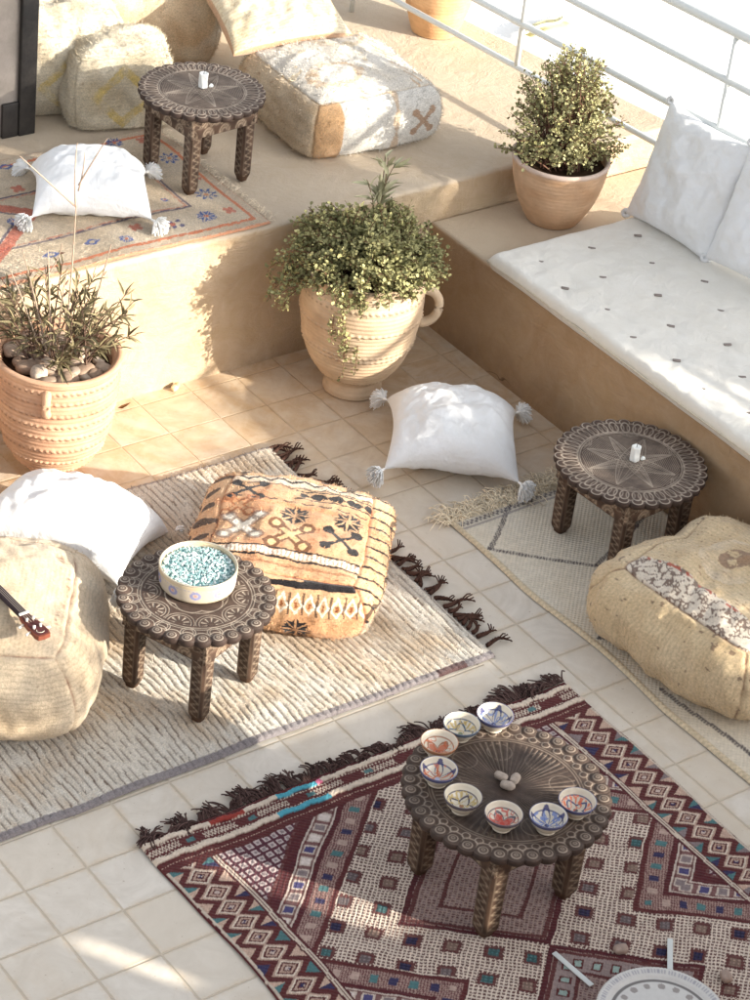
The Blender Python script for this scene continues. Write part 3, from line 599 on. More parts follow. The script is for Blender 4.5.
# ------------------------------------------------------------------ mattress and bench pillows
r=empty('bench_mattress',(3.29,-.35,.43),0,label='long white mattress tufted with small grey tabs, on the plaster bench',cat='mattress')
nx_,ny_=110,520; t1=np.linspace(-1,1,nx_); t2=np.linspace(-1,1,ny_); A,D=np.meshgrid(t1,t2,indexing='ij'); b=B(); hx,hy=.425,2.02
tufts=[]
for k in range(-9,11):
    y=1.535+.35-.185*k-0.0
    for i,x0 in enumerate((3.04,3.25,3.47)): tufts.append((x0-3.29,y+.35-.18*0,))
tl=[]
for j in range(0,24):
    off=0 if j%2==0 else -.105
    for x0 in (3.148,3.345,3.54) if j%2==0 else (3.04,3.25,3.45,):
        tl.append((x0-3.29,1.525+.35-.187*j/1.0 if j%2 else 1.525+.35-.187*j))
tl=[]
for j in range(20):
    y=1.532-.190*j
    for x0 in ((3.008,3.25,3.478) if j%2==0 else (2.966,3.146,3.388)): tl.append((x0+.0-3.29,y+.35))
for s in (1,-1):
    X_=hx*np.sign(A)*(1-(1-np.abs(A))**1.0); Y_=hy*D
    edge_=np.clip((1-np.abs(A))*hx/.03,0,1)*np.clip((1-np.abs(D))*hy/.03,0,1); prof=np.sqrt(np.clip(1-(1-edge_)**2,0,1))
    Z=.036+s*.036*prof; P=np.stack([X_,Y_,Z],-1)
    if s>0:
        for (tx,ty) in tl: dd_=np.hypot(X_-tx,Y_-ty); aa_=np.arctan2(Y_-ty,X_-tx); P[...,2]-=.009*np.exp(-dd_/.024)+.0012*np.exp(-(dd_-.05)**2/.0012)*np.sin(aa_*7+tx*50+ty*31)
        P[...,2]+=lump(P,2.2,4)*.006+lump(P,6,5)*.003
    P[...,0]+=.005*lump(np.stack([Y_,Y_*0,Z],-1),2,3)*np.abs(A)**4
    grid(b,P,mixc(S(232,229,221),S(222,214,198),np.clip(1-prof,0,1)),flip=(s<0))
b.build('mattress_cover',M['cloth'],r)
b=B()
for k,(sx) in enumerate((-1,1)):
    pts=[(sx*hx+.003*math.sin(q*9),q*hy*.995,.036) for q in np.linspace(-1,1,120)]; tube(b,pts,.0035,S(206,196,176),6)
tube(b,[(q*hx,hy,.036) for q in np.linspace(-1,1,20)],.0035,S(206,196,176),6)
b.build('piping',M['strand'],r)
first=None
for (tx,ty) in tl:
    if first is None:
        b=B(); box(b,-.0145,.0145,-.0065,.0065,-.002,.003,S(138,128,122),bev=.002); first=b.build('tuft_tab',M['strand'],r)
        o=first
    else:
        o=first.copy(); C.objects.link(o); o.parent=r
    o.location=(tx,ty,.0655); o.rotation_euler=(0,0,math.radians(-35)+random.uniform(-.25,.25))
# pillows leaning on the rail: local x is width along the rail, local y is up
for (cx_,cy_,cz_,lab,sd_,yaw) in ((3.645,1.475,.715,'white pillow with knotted corners, upright against the railing nearest the potted bush',21,-86),(3.675,1.05,.735,'white pillow cut by the right edge, upright against the railing',22,-84)):
    mw=Matrix.Translation((cx_,cy_,cz_))@Matrix.Rotation(math.radians(yaw),4,'Z')@Matrix.Rotation(math.radians(72),4,'X')
    r=pillow('white_pillow',.225,.235,.075,M['cloth'],white,seed=sd_,pinch=.08,expo=.36,mw=mw,parent_kw=dict(label=lab,cat='pillow',group='white pillows along the railing'))
    for sx,sy in ((-1,1),(1,1),(-1,-1)):
        b=B(); q=np.linspace(0,2*pi*1.6,22); o_=np.array([sx*.222,sy*.232,.0]); pts=np.stack([o_[0]+.012*np.cos(q),o_[1]+.012*np.sin(q),o_[2]+.010*np.sin(q*.5)],-1); tube(b,pts,.008,S(226,228,230),7); b.build('corner_knot',M['cloth'],r)

# ------------------------------------------------------------------ rugs
def rugmesh(x0,x1,y0,y1,step,colf,hf=None,th=.008):
    nu=int(round((x1-x0)/step))+1; nv=int(round((y1-y0)/step))+1
    X_,Y_=np.meshgrid(np.linspace(x0,x1,nu),np.linspace(y0,y1,nv),indexing='ij')
    c,h=colf(X_,Y_); Z=th+h
    e=np.minimum.reduce([X_-x0,x1-X_,Y_-y0,y1-Y_]); Z=Z*np.sqrt(np.clip(e/.006,0,1))+.0005
    P=np.stack([X_,Y_,Z],-1)
    ed=lump(np.stack([X_,Y_,0*X_],-1),1.4,7,2)*.006
    P[...,0]+=ed*1.5; P[...,1]+=lump(np.stack([Y_,X_,0*X_],-1),1.4,9,2)*.009; P[...,2]+=np.clip(lump(np.stack([X_,Y_,0*X_],-1),1.3,11,2),0,1)*.007
    b=B(); grid(b,P,c); return b
def strand_fringe(b,pts,dirs,L,n,r0,col,seed,curl=.5,lift=.012,sides=4,z0=.006,taper=.6):
    rg=np.random.default_rng(seed)
    for o,d in zip(pts,dirs):
        for i in range(n):
            l=L*rg.uniform(.55,1.1); a=rg.normal(0,curl); m_=7; p=np.array([o[0],o[1],z0])+np.array([rg.normal(0,.004),rg.normal(0,.004),0]); P=[p.copy()]; ang=math.atan2(d[1],d[0])+rg.normal(0,curl*.5)
            for j in range(m_):
                ang+=a/m_+rg.normal(0,curl*.35); p=p+np.array([math.cos(ang),math.sin(ang),0])*l/m_; p[2]=z0+lift*rg.uniform(0,1)*math.sin(pi*(j+1)/(m_+1)); P.append(p.copy())
            tube(b,smooth(P,1),np.linspace(r0,r0*taper,len(smooth(P,1))),np.asarray(col)*rg.uniform(.7,1.25),sides)
# cream rug
def cream(X_,Y_):
    Pn=np.stack([X_,Y_,0*X_],-1); wob=.010*lump(Pn,3,2)+.002*lump(Pn,14,3)
    ph=(X_+wob)/.0235; f=ph-np.floor(ph); rid=np.abs(f-.5)*2; cell=np.floor(ph)
    hsh=np.modf(np.abs(np.sin(cell*12.9898)*43758.5))[0]
    brk=lump(np.stack([X_*40,Y_*9,0*X_],-1),.8,4)
    groove=(rid>.80)&(brk>-.35); col=mixc(S(236,228,214),S(224,214,198),np.clip(.5+.5*brk,0,1)); col=mixc(col,S(242,236,224),(hsh*.6))
    st=np.clip(lump(Pn,1.6,5)*1.1+.35*brk+.1,0,1); col=mixc(col,S(200,164,116),st*.6)
    cross_=np.sin(Y_*2*pi/.010+cell*2.1+2*brk); col=col*(1-.06*(cross_>.3)[...,None])
    col=mixc(col,S(128,106,88),groove*np.clip(.6+.5*brk,.2,.95)); col=mixc(col,S(84,60,46),((lump(Pn,30,6)>1.25)&(rid>.6))*.6)
    bb=Y_<.236; col=mixc(col,S(140,132,136),bb*.9); col=mixc(col,S(92,58,56),(bb&(X_>1.62)&(X_<1.74))*.9); col=mixc(col,S(150,140,136),((Y_>1.535)|(X_>1.843))*.8)
    return col, .0026*(1-rid**3)+.001*brk-.002*groove+.001*cross_
r=empty('cream_rug',(0,0,.004),0,label='large cream rag rug with a brown knotted fringe on its right side',cat='rug')
bb_=rugmesh(-1.0,1.85,.21,1.552,.0045,cream); fur(bb_,bb_.v[0],np.tile([0,0,1.],(len(bb_.v[0]),1)),bb_.c[0],26000,.010); bb_.build('rug_pile',M['shag'],r)
b=B(); ys_=np.arange(.235,1.55,.026); rg=np.random.default_rng(3)
for y in ys_:
    if rg.uniform()<.12: continue
    a=.35*rg.normal()+.45*math.sin(y*23); L=rg.uniform(.045,.12); nst=5
    e_=np.array([math.cos(a),math.sin(a)])
    for i in range(nst):
        m_=9; q=np.linspace(0,1,m_); ph=i*2*pi/nst; tw=np.sin(q*9+ph)*.0045*(1-q*.2)+ (i-2)*.010*np.clip(q-.55,0,1)*2
        n_=np.array([-e_[1],e_[0]]); P=np.stack([1.848+e_[0]*q*L+n_[0]*tw,y+e_[1]*q*L+n_[1]*tw+.02*np.sin(q*3+y*50)*q,.009+.006*np.cos(q*9+ph)+.004*q],-1)
        tube(b,P,np.linspace(.0042,.0022,m_),S(78,56,48)*rg.uniform(.6,1.2),5)
b.build('fringe',M['strand'],r)
# pale rug by the bench
zig=[(2.42,.86),(2.19,.69),(2.49,.42),(2.80,.20),(2.60,.0),(2.19,-.25),(2.22,-.5),(2.62,-.62)]
def segd(X_,Y_,a,b_):
    ax_,ay=a; bx,by=b_; dx,dy=bx-ax_,by-ay; t=np.clip(((X_-ax_)*dx+(Y_-ay)*dy)/(dx*dx+dy*dy),0,1); return np.hypot(X_-ax_-t*dx,Y_-ay-t*dy), t*math.hypot(dx,dy)
def pale(X_,Y_):
    Pn=np.stack([X_,Y_,0*X_],-1); w_=np.sin(Y_*2*pi/.009)*np.sin(X_*2*pi/.009); col=mixc(S(222,213,196),S(211,199,178),np.clip(.5+.5*lump(Pn,3,2),0,1))*(1+.04*w_[...,None])
    for pl in ([(2.42,.86),(2.185,.696),(2.466,.427),(2.50,.42),(2.86,.62)],[(2.80,.86),(2.74,.55),(2.47,.44)],[(2.86,.30),(2.194,.115),(2.30,.07)],[(2.215,-.19),(2.25,-.56),(2.9,-.50)]):
        for a,b_ in zip(pl[:-1],pl[1:]):
            d,t=segd(X_,Y_,a,b_); st=(np.sin(t*2*pi/.011)>-.2); col=mixc(col,S(84,76,78),(d<.0085)*np.where(st,.9,.35)*(np.abs(d-.0)>.0))
    bd=(Y_>.835)&(Y_<.86); col=mixc(col,S(92,86,90),bd*np.where((np.sin(X_*2*pi/.02)>0)^(Y_>.85),.9,.25)); col=mixc(col,S(140,132,130),((Y_>.818)&(Y_<.833))*.7)
    br=X_<2.172; col=mixc(col,S(216,198,166),br*.9); col=col*(1-.2*(br&(np.sin(Y_*2*pi/.02+X_*200)>.3))[...,None])
    return col,.0012*w_+.004*br
r=empty('pale_rug',(0,0,.004),0,label='pale flat rug with thin dark zigzag lines, along the foot of the bench',cat='rug')
rugmesh(2.155,2.885,-2.2,.872,.0055,pale,th=.006).build('rug_pile',M['weave'],r)
b=B(); xs_=np.arange(2.15,2.88,.011); strand_fringe(b,[(x,.868) for x in xs_],[(-.25,1)]*len(xs_),.115,6,.0021,S(236,222,196),4,curl=.9,lift=.03); b.build('fringe',M['strand'],r)
# orange rug on the platform
def orng(X_,Y_):
    Pn=np.stack([X_,Y_,0*X_],-1); jx=X_+.002*lump(Pn,26,2); jy=Y_+.002*lump(Pn,26,5); col=mixc(S(212,194,168),S(196,174,144),np.clip(.5+.6*lump(Pn,4,3),0,1)); org=S(212,112,58); blu=S(24,74,150); nav=S(74,58,84); red=S(190,84,52)
    e=np.minimum.reduce([2.165-jx,jy-2.075,2.875-jy]); col=mixc(col,org,(np.abs(e-.045)<.0075)*.9); col=mixc(col,org,(e<.006)*.6); col=mixc(col,S(206,168,136),((e>.01)&(e<.035)&(np.sin((jx+jy)*300)>.6))*.5)
    inn=np.minimum.reduce([1.955-jx,jy-2.292,2.62-jy]); col=mixc(col,nav,(np.abs(inn)<.005)*.9); col=mixc(col,red,(np.abs(inn-.011)<.004)*.6)
    md=.30-np.abs(jx-1.12)-np.abs(jy-2.49)*1.2; col=mixc(col,red,(np.abs(md)<.035)*.85); col=mixc(col,nav,(np.abs(md-.045)<.008)*.9); col=mixc(col,S(222,198,170),(md>.06)*.7)
    for x0,y0,r0 in ((2.061,2.349,.045),(2.074,2.636,.04)):
        rr=np.hypot(jx-x0,jy-y0); a=np.arctan2(jy-y0,jx-x0); rad_=r0*(.72+.28*np.cos(8*a)); col=mixc(col,blu,((rr<rad_)&(rr>rad_*.62)).astype(float)*.95); col=mixc(col,S(206,140,90),(rr<.009))
    for x0,y0,r0 in ((1.965,2.199,.042),(1.948,2.823,.04),(1.897,2.38,.018),(1.33,2.46,.03),(1.62,2.17,.03)):
        col=mixc(col,blu,star(jx-x0,jy-y0,r0)*.95); col=mixc(col,org,(np.hypot(jx-x0,jy-y0)<r0*.2))
    for x0,y0 in ((1.495,2.823),(1.493,2.211),(1.2,2.82),(1.317,2.199)): 
        q=np.abs(jx-x0)/.035+np.abs(jy-y0)/.02; col=mixc(col,blu,(np.abs(q-.8)<.28)*.9)
    m1=np.minimum.reduce([np.hypot((jx-1.822)-s_*.03,(jy-2.195)-t_*.017) for s_ in(-1,0,1) for t_ in (-1,1)]); col=mixc(col,S(60,60,120),(m1<.010)*.9); col=mixc(col,red,(np.hypot(jx-1.822,jy-2.195)<.012)*.9)
    for x0,y0 in ((2.068,2.203),(2.089,2.473),(2.06,2.80),(1.454,2.66),(1.69,2.228),(1.75,2.83)):
        q=np.abs(np.abs(jx-x0)-np.abs(jy-y0)); col=mixc(col,red,((np.abs(jx-x0)+np.abs(jy-y0)<.036)&(q<.014))*.8)
    return col,.002*np.sin(jy*2*pi/.009)+.0015*lump(Pn,20,4)
r=empty('orange_rug',(0,0,.584),0,label='pinkish rug with orange borders and blue stars, laid along the platform edge',cat='rug')
rugmesh(.2,2.165,2.072,2.875,.0045,orng,th=.007).build('rug_pile',M['shag'],r)
b=B(); ys_=np.arange(2.09,2.87,.016); strand_fringe(b,[(2.163,y) for y in ys_],[(1,0.2)]*len(ys_),.045,4,.0013,S(222,208,186),8,curl=1.0,lift=.012); b.build('fringe',M['strand'],r)

# kilim
def kilim(X_,Y_):
    Pn=np.stack([X_,Y_,0*X_],-1); j1=lump(Pn,9,2,2)*.0022; j2=lump(Pn,9,5,2)*.0022; X=X_+j1; Y=Y_+j2
    mar=S(90,44,44); cre=S(216,200,182); tan=S(182,154,138); tea=S(78,116,118); nav=S(56,52,84); tur=S(82,162,180); gry=S(132,118,118); red=S(150,60,52)
    c=mixc(mar,S(78,32,40),np.clip(.5+.5*lump(Pn,30,3),0,1)); put=lambda c,m_,cc,k=.95: mixc(c,cc,np.clip(np.asarray(m_,float)*k,0,1))
    h=np.zeros_like(X); fine=np.sin(X*2*pi/.0105)*np.sin(Y*2*pi/.0105)
    xc=X-1.166; kd=np.clip(np.round(-(Y+.64)/.56),0,4); yl=Y+.64+.56*kd; D=np.abs(xc)/.62+np.abs(yl)/.53
    fld=(X>.56)&(X<1.772)&(Y<-.115)
    # white net, laid along the diagonals
    kc=kd; pq_p=(xc/.0825+(Y+.64)/.0745)/2; pq_q=(xc/.0825-(Y+.64)/.0745)/2
    fx=((pq_p*9+.06*np.sin(pq_q*9))%1); fy=((pq_q*9+.06*np.sin(pq_p*11))%1); hole=(fx>.44)&(fy>.34)
    c1=mixc(S(216,200,184),S(92,58,56),hole.astype(float))
    ip=np.floor(pq_p); iq=np.floor(pq_q); best=np.maximum(np.abs(pq_p-ip-.5),np.abs(pq_q-iq-.5)); ci=np.modf(np.abs(np.sin(ip*7.13+iq*3.77)*971.3))[0]
    ringm=(best<.235+.02*np.sign(np.sin(pq_p*60)*np.sin(pq_q*60)))&(D<.985)&(D>.54); inn=(best<.135)&ringm
    c1=mixc(c1,mar,ringm*.95); ccol=np.where((ci<.2)[...,None],nav,np.where((ci<.36)[...,None],tea,np.where((ci<.8)[...,None],S(160,134,120),gry))); inn_c=ccol*(1-.45*((fx>.5)|(fy>.5))[...,None]); c1=np.where(inn[...,None],inn_c,c1)
    m_=(D<=1.0)&(D>.53); cf=np.where(m_[...,None],c1,c)
    ll=(xc/.0825+yl/.0745)/2; lm=(xc/.0825-yl/.0745)/2; al=np.where(np.abs(ll)<np.abs(lm),ll,lm)
    # central diamonds
    tex=mixc(S(160,136,126),S(94,60,62),(((ll*11)%1>.45)&((lm*9)%1>.35)).astype(float)); mini=((np.abs(((ll*3)%1)-.5)<.2)^(np.abs(((lm*3)%1)-.5)<.2)); tex=mixc(tex,S(168,148,142),mini*.4)
    cf=np.where((D<.49)[...,None],tex,cf)
    ringb=(np.abs(D-.375)<.075); cf=np.where((ringb&(kc!=0))[...,None],S(150,132,128)*(1-.15*(fine>.2)[...,None]),cf); sqr=(np.abs(D-.375)<.045)&(np.abs(((al*2.2)%1)-.5)<.27)&(kc!=0); cf=np.where(sqr[...,None],np.where((np.abs(((al*2.2)%1)-.5)<.17)[...,None]&(np.abs(D-.375)<.028)[...,None],S(150,168,160),mar),cf)
    cf=mixc(cf,mar,((np.abs(D-.29)<.014)|(np.abs(D-.47)<.016))*.92)
    # side triangles, bands outward
    def band(lo,hi,bgc): return (D>lo)&(D<=hi),bgc
    tex2=mixc(S(162,136,126),S(104,66,66),((np.sin(X*2*pi/.011+Y*60)*np.sin(Y*2*pi/.010))>.0).astype(float))
    s_al=((np.abs(xc)*.62-np.abs(((Y+.64+.28)%.56)-.28)*.78)/.052); s_al=al*2.1; sq=s_al-np.floor(s_al); hs=np.modf(np.abs(np.sin(np.floor(s_al)*5.7+np.sign(xc))*431.7))[0]
    o1=(D>1.03)&(D<1.19); cf=np.where(o1[...,None],tex2,cf); z1=o1&(np.abs(D-1.11)<.037)&(np.abs(sq-.5)<.22); cf=np.where(z1[...,None],np.where((hs<.3)[...,None],tea,np.where((hs<.55)[...,None],nav,S(176,152,140))),cf)
    o2=(D>1.23)&(D<1.37); cf=np.where(o2[...,None],mixc(S(196,180,168),S(120,86,84),((np.abs(D-1.30)<.055)&(np.abs(sq-.5)>.36)).astype(float)),cf); z2=o2&(np.abs(D-1.30)<.034)&(np.abs(sq-.5)<.24); cf=np.where(z2[...,None],np.where((hs<.35)[...,None],nav*1.8,np.where((hs<.6)[...,None],gry,S(214,200,192))),cf); cf=mixc(cf,mar,(o2&(np.abs(np.abs(D-1.30)-.05)<.007))*.8)
    o3=(D>1.45); gg=mixc(S(188,172,168),S(84,46,56),((((X/.030)%1)<.34)|(((Y/.030)%1)<.34)).astype(float)); gg=np.where(((((X/.030)%1)>.5)&(((X/.030)%1)<.84)&(((Y/.030)%1)>.5)&(((Y/.030)%1)<.84))[...,None],gry,gg); cf=np.where(o3[...,None],gg,cf); cf=mixc(cf,mar,(np.abs(D-1.46)<.015)*.9)
    cf=mixc(cf,mar,(np.abs(D-1.015)<.02)*.92)
    c=np.where(fld[...,None],cf,c)
    # side columns
    for xc0,si in ((.458,-1),(1.872,1)):
        dx=X-xc0; zone=(np.abs(dx)<.073)&(Y<-.150); p=.0715; k_=np.round((Y+.204)/p); dy=Y+.204-k_*p; q=np.abs(dx)/.056+np.abs(dy)/.040
        qq=np.clip(.074-np.abs(dx),0,1)/.052+np.abs(np.abs(dy)-p/2)/.0335; hs2=np.modf(np.abs(np.sin(k_*9.1+np.floor((Y+.204)/p)*4.7+np.sign(dx)*2.3+si)*613.7))[0]
        cc=mar+0*X[...,None]; cc=mixc(cc,tan,((q<.97)&(q>.80))); cc=mixc(cc,cre,((q<.80)&(q>.66))); cc=mixc(cc,tan,((q<.50)&(q>.32))); cc=mixc(cc,np.where((hs2<.35)[...,None],nav,S(196,176,166)),(q<.2))
        tr=qq<.80; tcol=np.where((hs2<.28)[...,None],tea,np.where((hs2<.42)[...,None],nav,np.where((hs2<.55)[...,None],gry,S(192,164,146)))); cc=np.where(tr[...,None],tcol,cc); cc=cc*(1-.20*(fine>.3)[...,None])
        c=np.where(zone[...,None],cc,c)
    for x0 in (.545,1.787): c=put(c,(np.abs(np.abs(X-x0)-.0045)<.0032)&(Y<-.15),cre*.85)
    for x0 in (.384,1.948): c=put(c,(np.abs(X-x0)<.004)&(Y<-.11),cre*.8)
    # top end bands
    e0=(Y>-.15); c=np.where(e0[...,None],mar+0*c,c)
    wv=.0022*np.sin(X*70)
    for y0,hw,segs in ((-.028,.009,((.60,.72,red),(.84,.98,tur),(.98,1.0,S(214,120,150)))),(-.098,.0095,((.80,.985,tur),))):
        mm=np.abs(Y-y0-wv)<hw; c=put(c,mm,cre); h=h+.006*mm
        for a_,b_,cc in segs: c=np.where((mm&(X>a_)&(X<b_))[...,None],cc,c)
    zz=((np.abs((((X/.022)%1)-.5))*2-.5)*.022); c=put(c,((np.abs(Y+.062-zz)<.0035)|(np.abs(Y+.062+zz)<.0035))&(np.sin(X*2*pi/.19)>-.3),cre*.9)
    c=put(c,(np.abs(np.abs(Y+.062)-.021)<.0022)&(np.sin(X*2*pi/.011)>-.2),cre*.85); c=put(c,(np.abs(X%.21-.1)<.013)&(np.abs(Y+.062)<.008),tea)
    c=put(c,(np.abs(Y+.125)<.002)&(np.sin(X*2*pi/.010)>-.1),tan); 
    nz=lump(np.stack([X_,Y_,0*X_],-1),70,8,2); c=c*(1+.10*nz[...,None]); c=c*(1-.06*(np.sin(Y_*2*pi/.0062)>.4)[...,None])
    return np.clip(c,0,1),h+.0012*fine+.0010*lump(Pn,6,3)
r=empty('kilim_rug',(0,0,.004),0,label='dark red and white kilim woven with diamonds, under the table of bowls',cat='rug')
rugmesh(.375,1.957,-1.62,.0,.003,kilim,th=.007).build('rug_weave',M['weave'],r)
b=B(); xs_=np.arange(.38,1.95,.0135); rg=np.random.default_rng(6)
tuft_=0
for x in xs_:
    if rg.uniform()<.10: continue
    if tuft_<=0: tuft_=rg.integers(2,5); ta=pi/2+.55+rg.normal(0,.45); tc=rg.normal(0,1.0); tL=rg.uniform(.035,.08)
    tuft_-=1
    for i in range(6):
        m_=10; ang=ta+rg.normal(0,.16); L=tL*rg.uniform(.75,1.1); p=np.array([x+rg.normal(0,.004),-.004,.008]); P=[p.copy()]; a=tc+rg.normal(0,.5); wv=rg.uniform(0,6)
        for j in range(m_): ang+=a/m_+.16*math.sin(j*1.3+wv); p=p+np.array([math.cos(ang),math.sin(ang),0])*L/m_; p[2]=.005+.018*math.sin(pi*(j+1)/(m_+1))*(.4+.12*i); P.append(p.copy())
        tube(b,smooth(P,1),np.linspace(.0030,.0020,len(smooth(P,1))),mixc(S(58,44,42),S(98,78,74),rg.uniform()),5)
b.build('fringe',M['strand'],r)

# ------------------------------------------------------------------ pots
def ridged(prof,n=200): return resamp(prof,n)
def pot(name,loc,prof,bands,colA,colB,label,kw2,zig=True,nT=260,wash=None,seed=0,handles=()):
    r=empty(name,loc,0,label=label,cat='plant pot',group='terracotta pots')
    P=smooth(prof,2); P=resamp(P,220); b=B()
    def disp(T,z,rr):
        d=(.0013 if bands else .0004)*np.sin(z*2*pi/.017+.3*np.sin(T))*(rr>.02)+.0022*lump(np.stack([rr*np.cos(T),rr*np.sin(T),z],-1),3,seed,2)
        for zb in bands:
            t_=(z-zb)/.007; d=d+.0036*np.exp(-(t_*1.25)**2)*(1+.6*np.sign(np.sin(T*58+zb*90)) if zig else 1)
        return d
    def colf(T,z,rr):
        Q=np.stack([rr*np.cos(T),rr*np.sin(T),z],-1); c=mixc(colA,colB,np.clip(.5+.5*lump(Q*np.array([1,1,2.5]),4,seed),0,1)); 
        for zb in bands:
            t_=(z-zb); c=mixc(c,np.asarray(colB)*.32,(np.exp(-((t_+.004)/.004)**2)*(np.sin(T*58+zb*90)>0))*.75)
        if wash is not None: c=wash(c,Q,T,z)
        return c
    lathe(b,P,nT,colf=colf,dispf=disp); b.build('pot_body',M['clay'],r)
    for (ang,z0,z1,out,rad) in handles:
        b=B(); q=np.linspace(0,pi,18); rA=np.interp([z0,z1],P[:150,1],P[:150,0]) 
        pts=[]
        for t_ in q:
            z_=z1+(z0-z1)*(1-math.cos(t_))/2; base=rA[1]+(rA[0]-rA[1])*(1-math.cos(t_))/2
            rr=base-.008+out*math.sin(t_)**.8; pts.append((rr*math.cos(ang),rr*math.sin(ang),z_))
        tube(b,pts,[rad*(1.25-.25*math.sin(t_)) for t_ in q],np.asarray(colA)*.95,12); b.build('handle',M['clay'],r)
    return r
TA,TB=S(204,164,134),S(182,140,112)
pl_=pot('clay_urn',(1.115,1.785,0),[(0,0),(.078,0),(.082,.02),(.088,.035),(.135,.075),(.176,.15),(.198,.24),(.209,.34),(.212,.42),(.212,.455),(.222,.468),(.222,.485),(.204,.488),(.188,.47),(.185,.43),(.18,.40)],[.085,.14,.20,.255,.305,.35,.40,.44],TA,TB,'banded terracotta jar of stones and oleander at the left edge',None,seed=2,handles=((-2.25,.36,.44,.022,.014),))
pu=pot('clay_urn',(2.375,1.765,0),[(0,0),(.108,0),(.112,.015),(.098,.040),(.090,.058),(.132,.085),(.176,.145),(.203,.22),(.219,.31),(.226,.39),(.222,.46),(.210,.495),(.219,.506),(.217,.520),(.198,.520),(.188,.50),(.183,.47)],[.095,.225,.245,.345,.44],S(204,182,154),S(184,158,130),'wide pale clay urn with a loop handle, in the corner below the bench',None,seed=5,handles=((-.62,.30,.44,.070,.0165),))
def rimwash(c,Q,T,z): return mixc(c,S(204,188,180),np.clip(sst(.245,.27,z+.008*lump(Q,12,3)),0,1)*.8)
pr=pot('clay_pot',(3.345,1.875,.43),[(0,0),(.098,0),(.105,.008),(.126,.045),(.154,.10),(.171,.16),(.180,.21),(.184,.245),(.190,.262),(.186,.272),(.172,.27),(.168,.24),(.165,.22)],[],S(206,172,140),S(188,150,116),'plain terracotta pot with a whitened rim, on the bench end beside the mattress',None,zig=False,wash=rimwash,seed=8)
pf=pot('clay_pot',(3.735,3.185,.58),[(0,0),(.098,0),(.10,.008),(.118,.06),(.140,.14),(.160,.22),(.168,.26),(.18,.27),(.18,.30),(.165,.30),(.16,.27),(.155,.25)],[],S(212,172,130),S(196,154,114),'terracotta pot beyond the railing, at the top edge of the photo',None,zig=False,seed=9)
for pp,rs,zs_ in ((pl_,.186,.425),(pu,.187,.485),(pr,.168,.235),(pf,.158,.262)):
    b=B(); q=np.linspace(0,1,14); T=np.arange(40)*2*pi/40; RR,TT=np.meshgrid(q*rs,T,indexing='ij'); P=np.stack([RR*np.cos(TT),RR*np.sin(TT),zs_+.006*lump(np.stack([RR*np.cos(TT),RR*np.sin(TT),0*RR],-1),14,3)],-1); grid(b,P,(.1,.1,.1),wv=True); b.build('soil',M['soil'],pp)
# pebbles in the left jar
b=B()
def blob(b,c,r3,col,seed,n=12):
    t=np.linspace(-1,1,7)
    for ax in range(3):
        for s in (-1,1):
            A,D=np.meshgrid(t,t,indexing='ij'); P=np.zeros((7,7,3)); P[...,ax]=s; P[...,(ax+1)%3]=A; P[...,(ax+2)%3]=D
            P/=((np.abs(P)**2.6).sum(-1)**(1/2.6))[...,None]; P=P*(1+.14*lump(P,.35,seed)[...,None])
            a_=seed*1.7; ca,sa=math.cos(a_),math.sin(a_); Q=P*np.asarray(r3); Q=np.stack([Q[...,0]*ca-Q[...,1]*sa,Q[...,0]*sa+Q[...,1]*ca,Q[...,2]],-1)
            grid(b,Q+np.asarray(c),col,flip=(s<0))
rg=np.random.default_rng(11)
for i in range(62):
    a=rg.uniform(0,2*pi); rr=.165*math.sqrt(rg.uniform(.03,1)); s_=rg.uniform(.016,.031)
    b=B(); blob(b,(0,0,0),(s_*1.3,s_,s_*.7),mixc(S(140,116,98),S(198,180,162),rg.uniform()),i); b.build('pebble',M['stone'],pl_,loc=(rr*math.cos(a),rr*math.sin(a),.44+rg.uniform(0,.018)))

# ------------------------------------------------------------------ plants
def leaves(b,P,Dr,Nm,L,Wd,col,round_=False,curl=.15):
    """P,Dr,Nm (n,3); one folded leaf each"""
    n=len(P); Dr=Dr/np.linalg.norm(Dr,axis=1,keepdims=True); Sd=np.cross(Dr,Nm); Sd/=np.maximum(np.linalg.norm(Sd,axis=1,keepdims=True),1e-6); Nn=np.cross(Sd,Dr); L=np.asarray(L)[:,None]; Wd=np.asarray(Wd)[:,None]
    st=[(0,0),(.35,.42),(.75,.48),(1,0)] if round_ else [(0,0),(.3,.5),(.65,.38),(1,0)]
    V=[P, P+Dr*L*st[1][0]+Sd*Wd*st[1][1]+Nn*L*.03, P+Dr*L*st[2][0]+Sd*Wd*st[2][1]-Nn*L*curl*.4+Nn*L*.03, P+Dr*L-Nn*L*curl, P+Dr*L*st[2][0]-Sd*Wd*st[2][1]-Nn*L*curl*.4+Nn*L*.03, P+Dr*L*st[1][0]-Sd*Wd*st[1][1]+Nn*L*.03, P+Dr*L*.5-Nn*L*curl*.25-Nn*Wd*.08]
    V=np.stack(V,1); k=np.arange(n)[:,None]*7
    tri=np.array([[0,1,6],[1,2,6],[2,3,6],[3,4,6],[4,5,6],[5,0,6]]); F=(k[:,None,:]+tri[None]).reshape(-1,3)
    b.add(V.reshape(-1,3),F,np.repeat(col,7,axis=0))
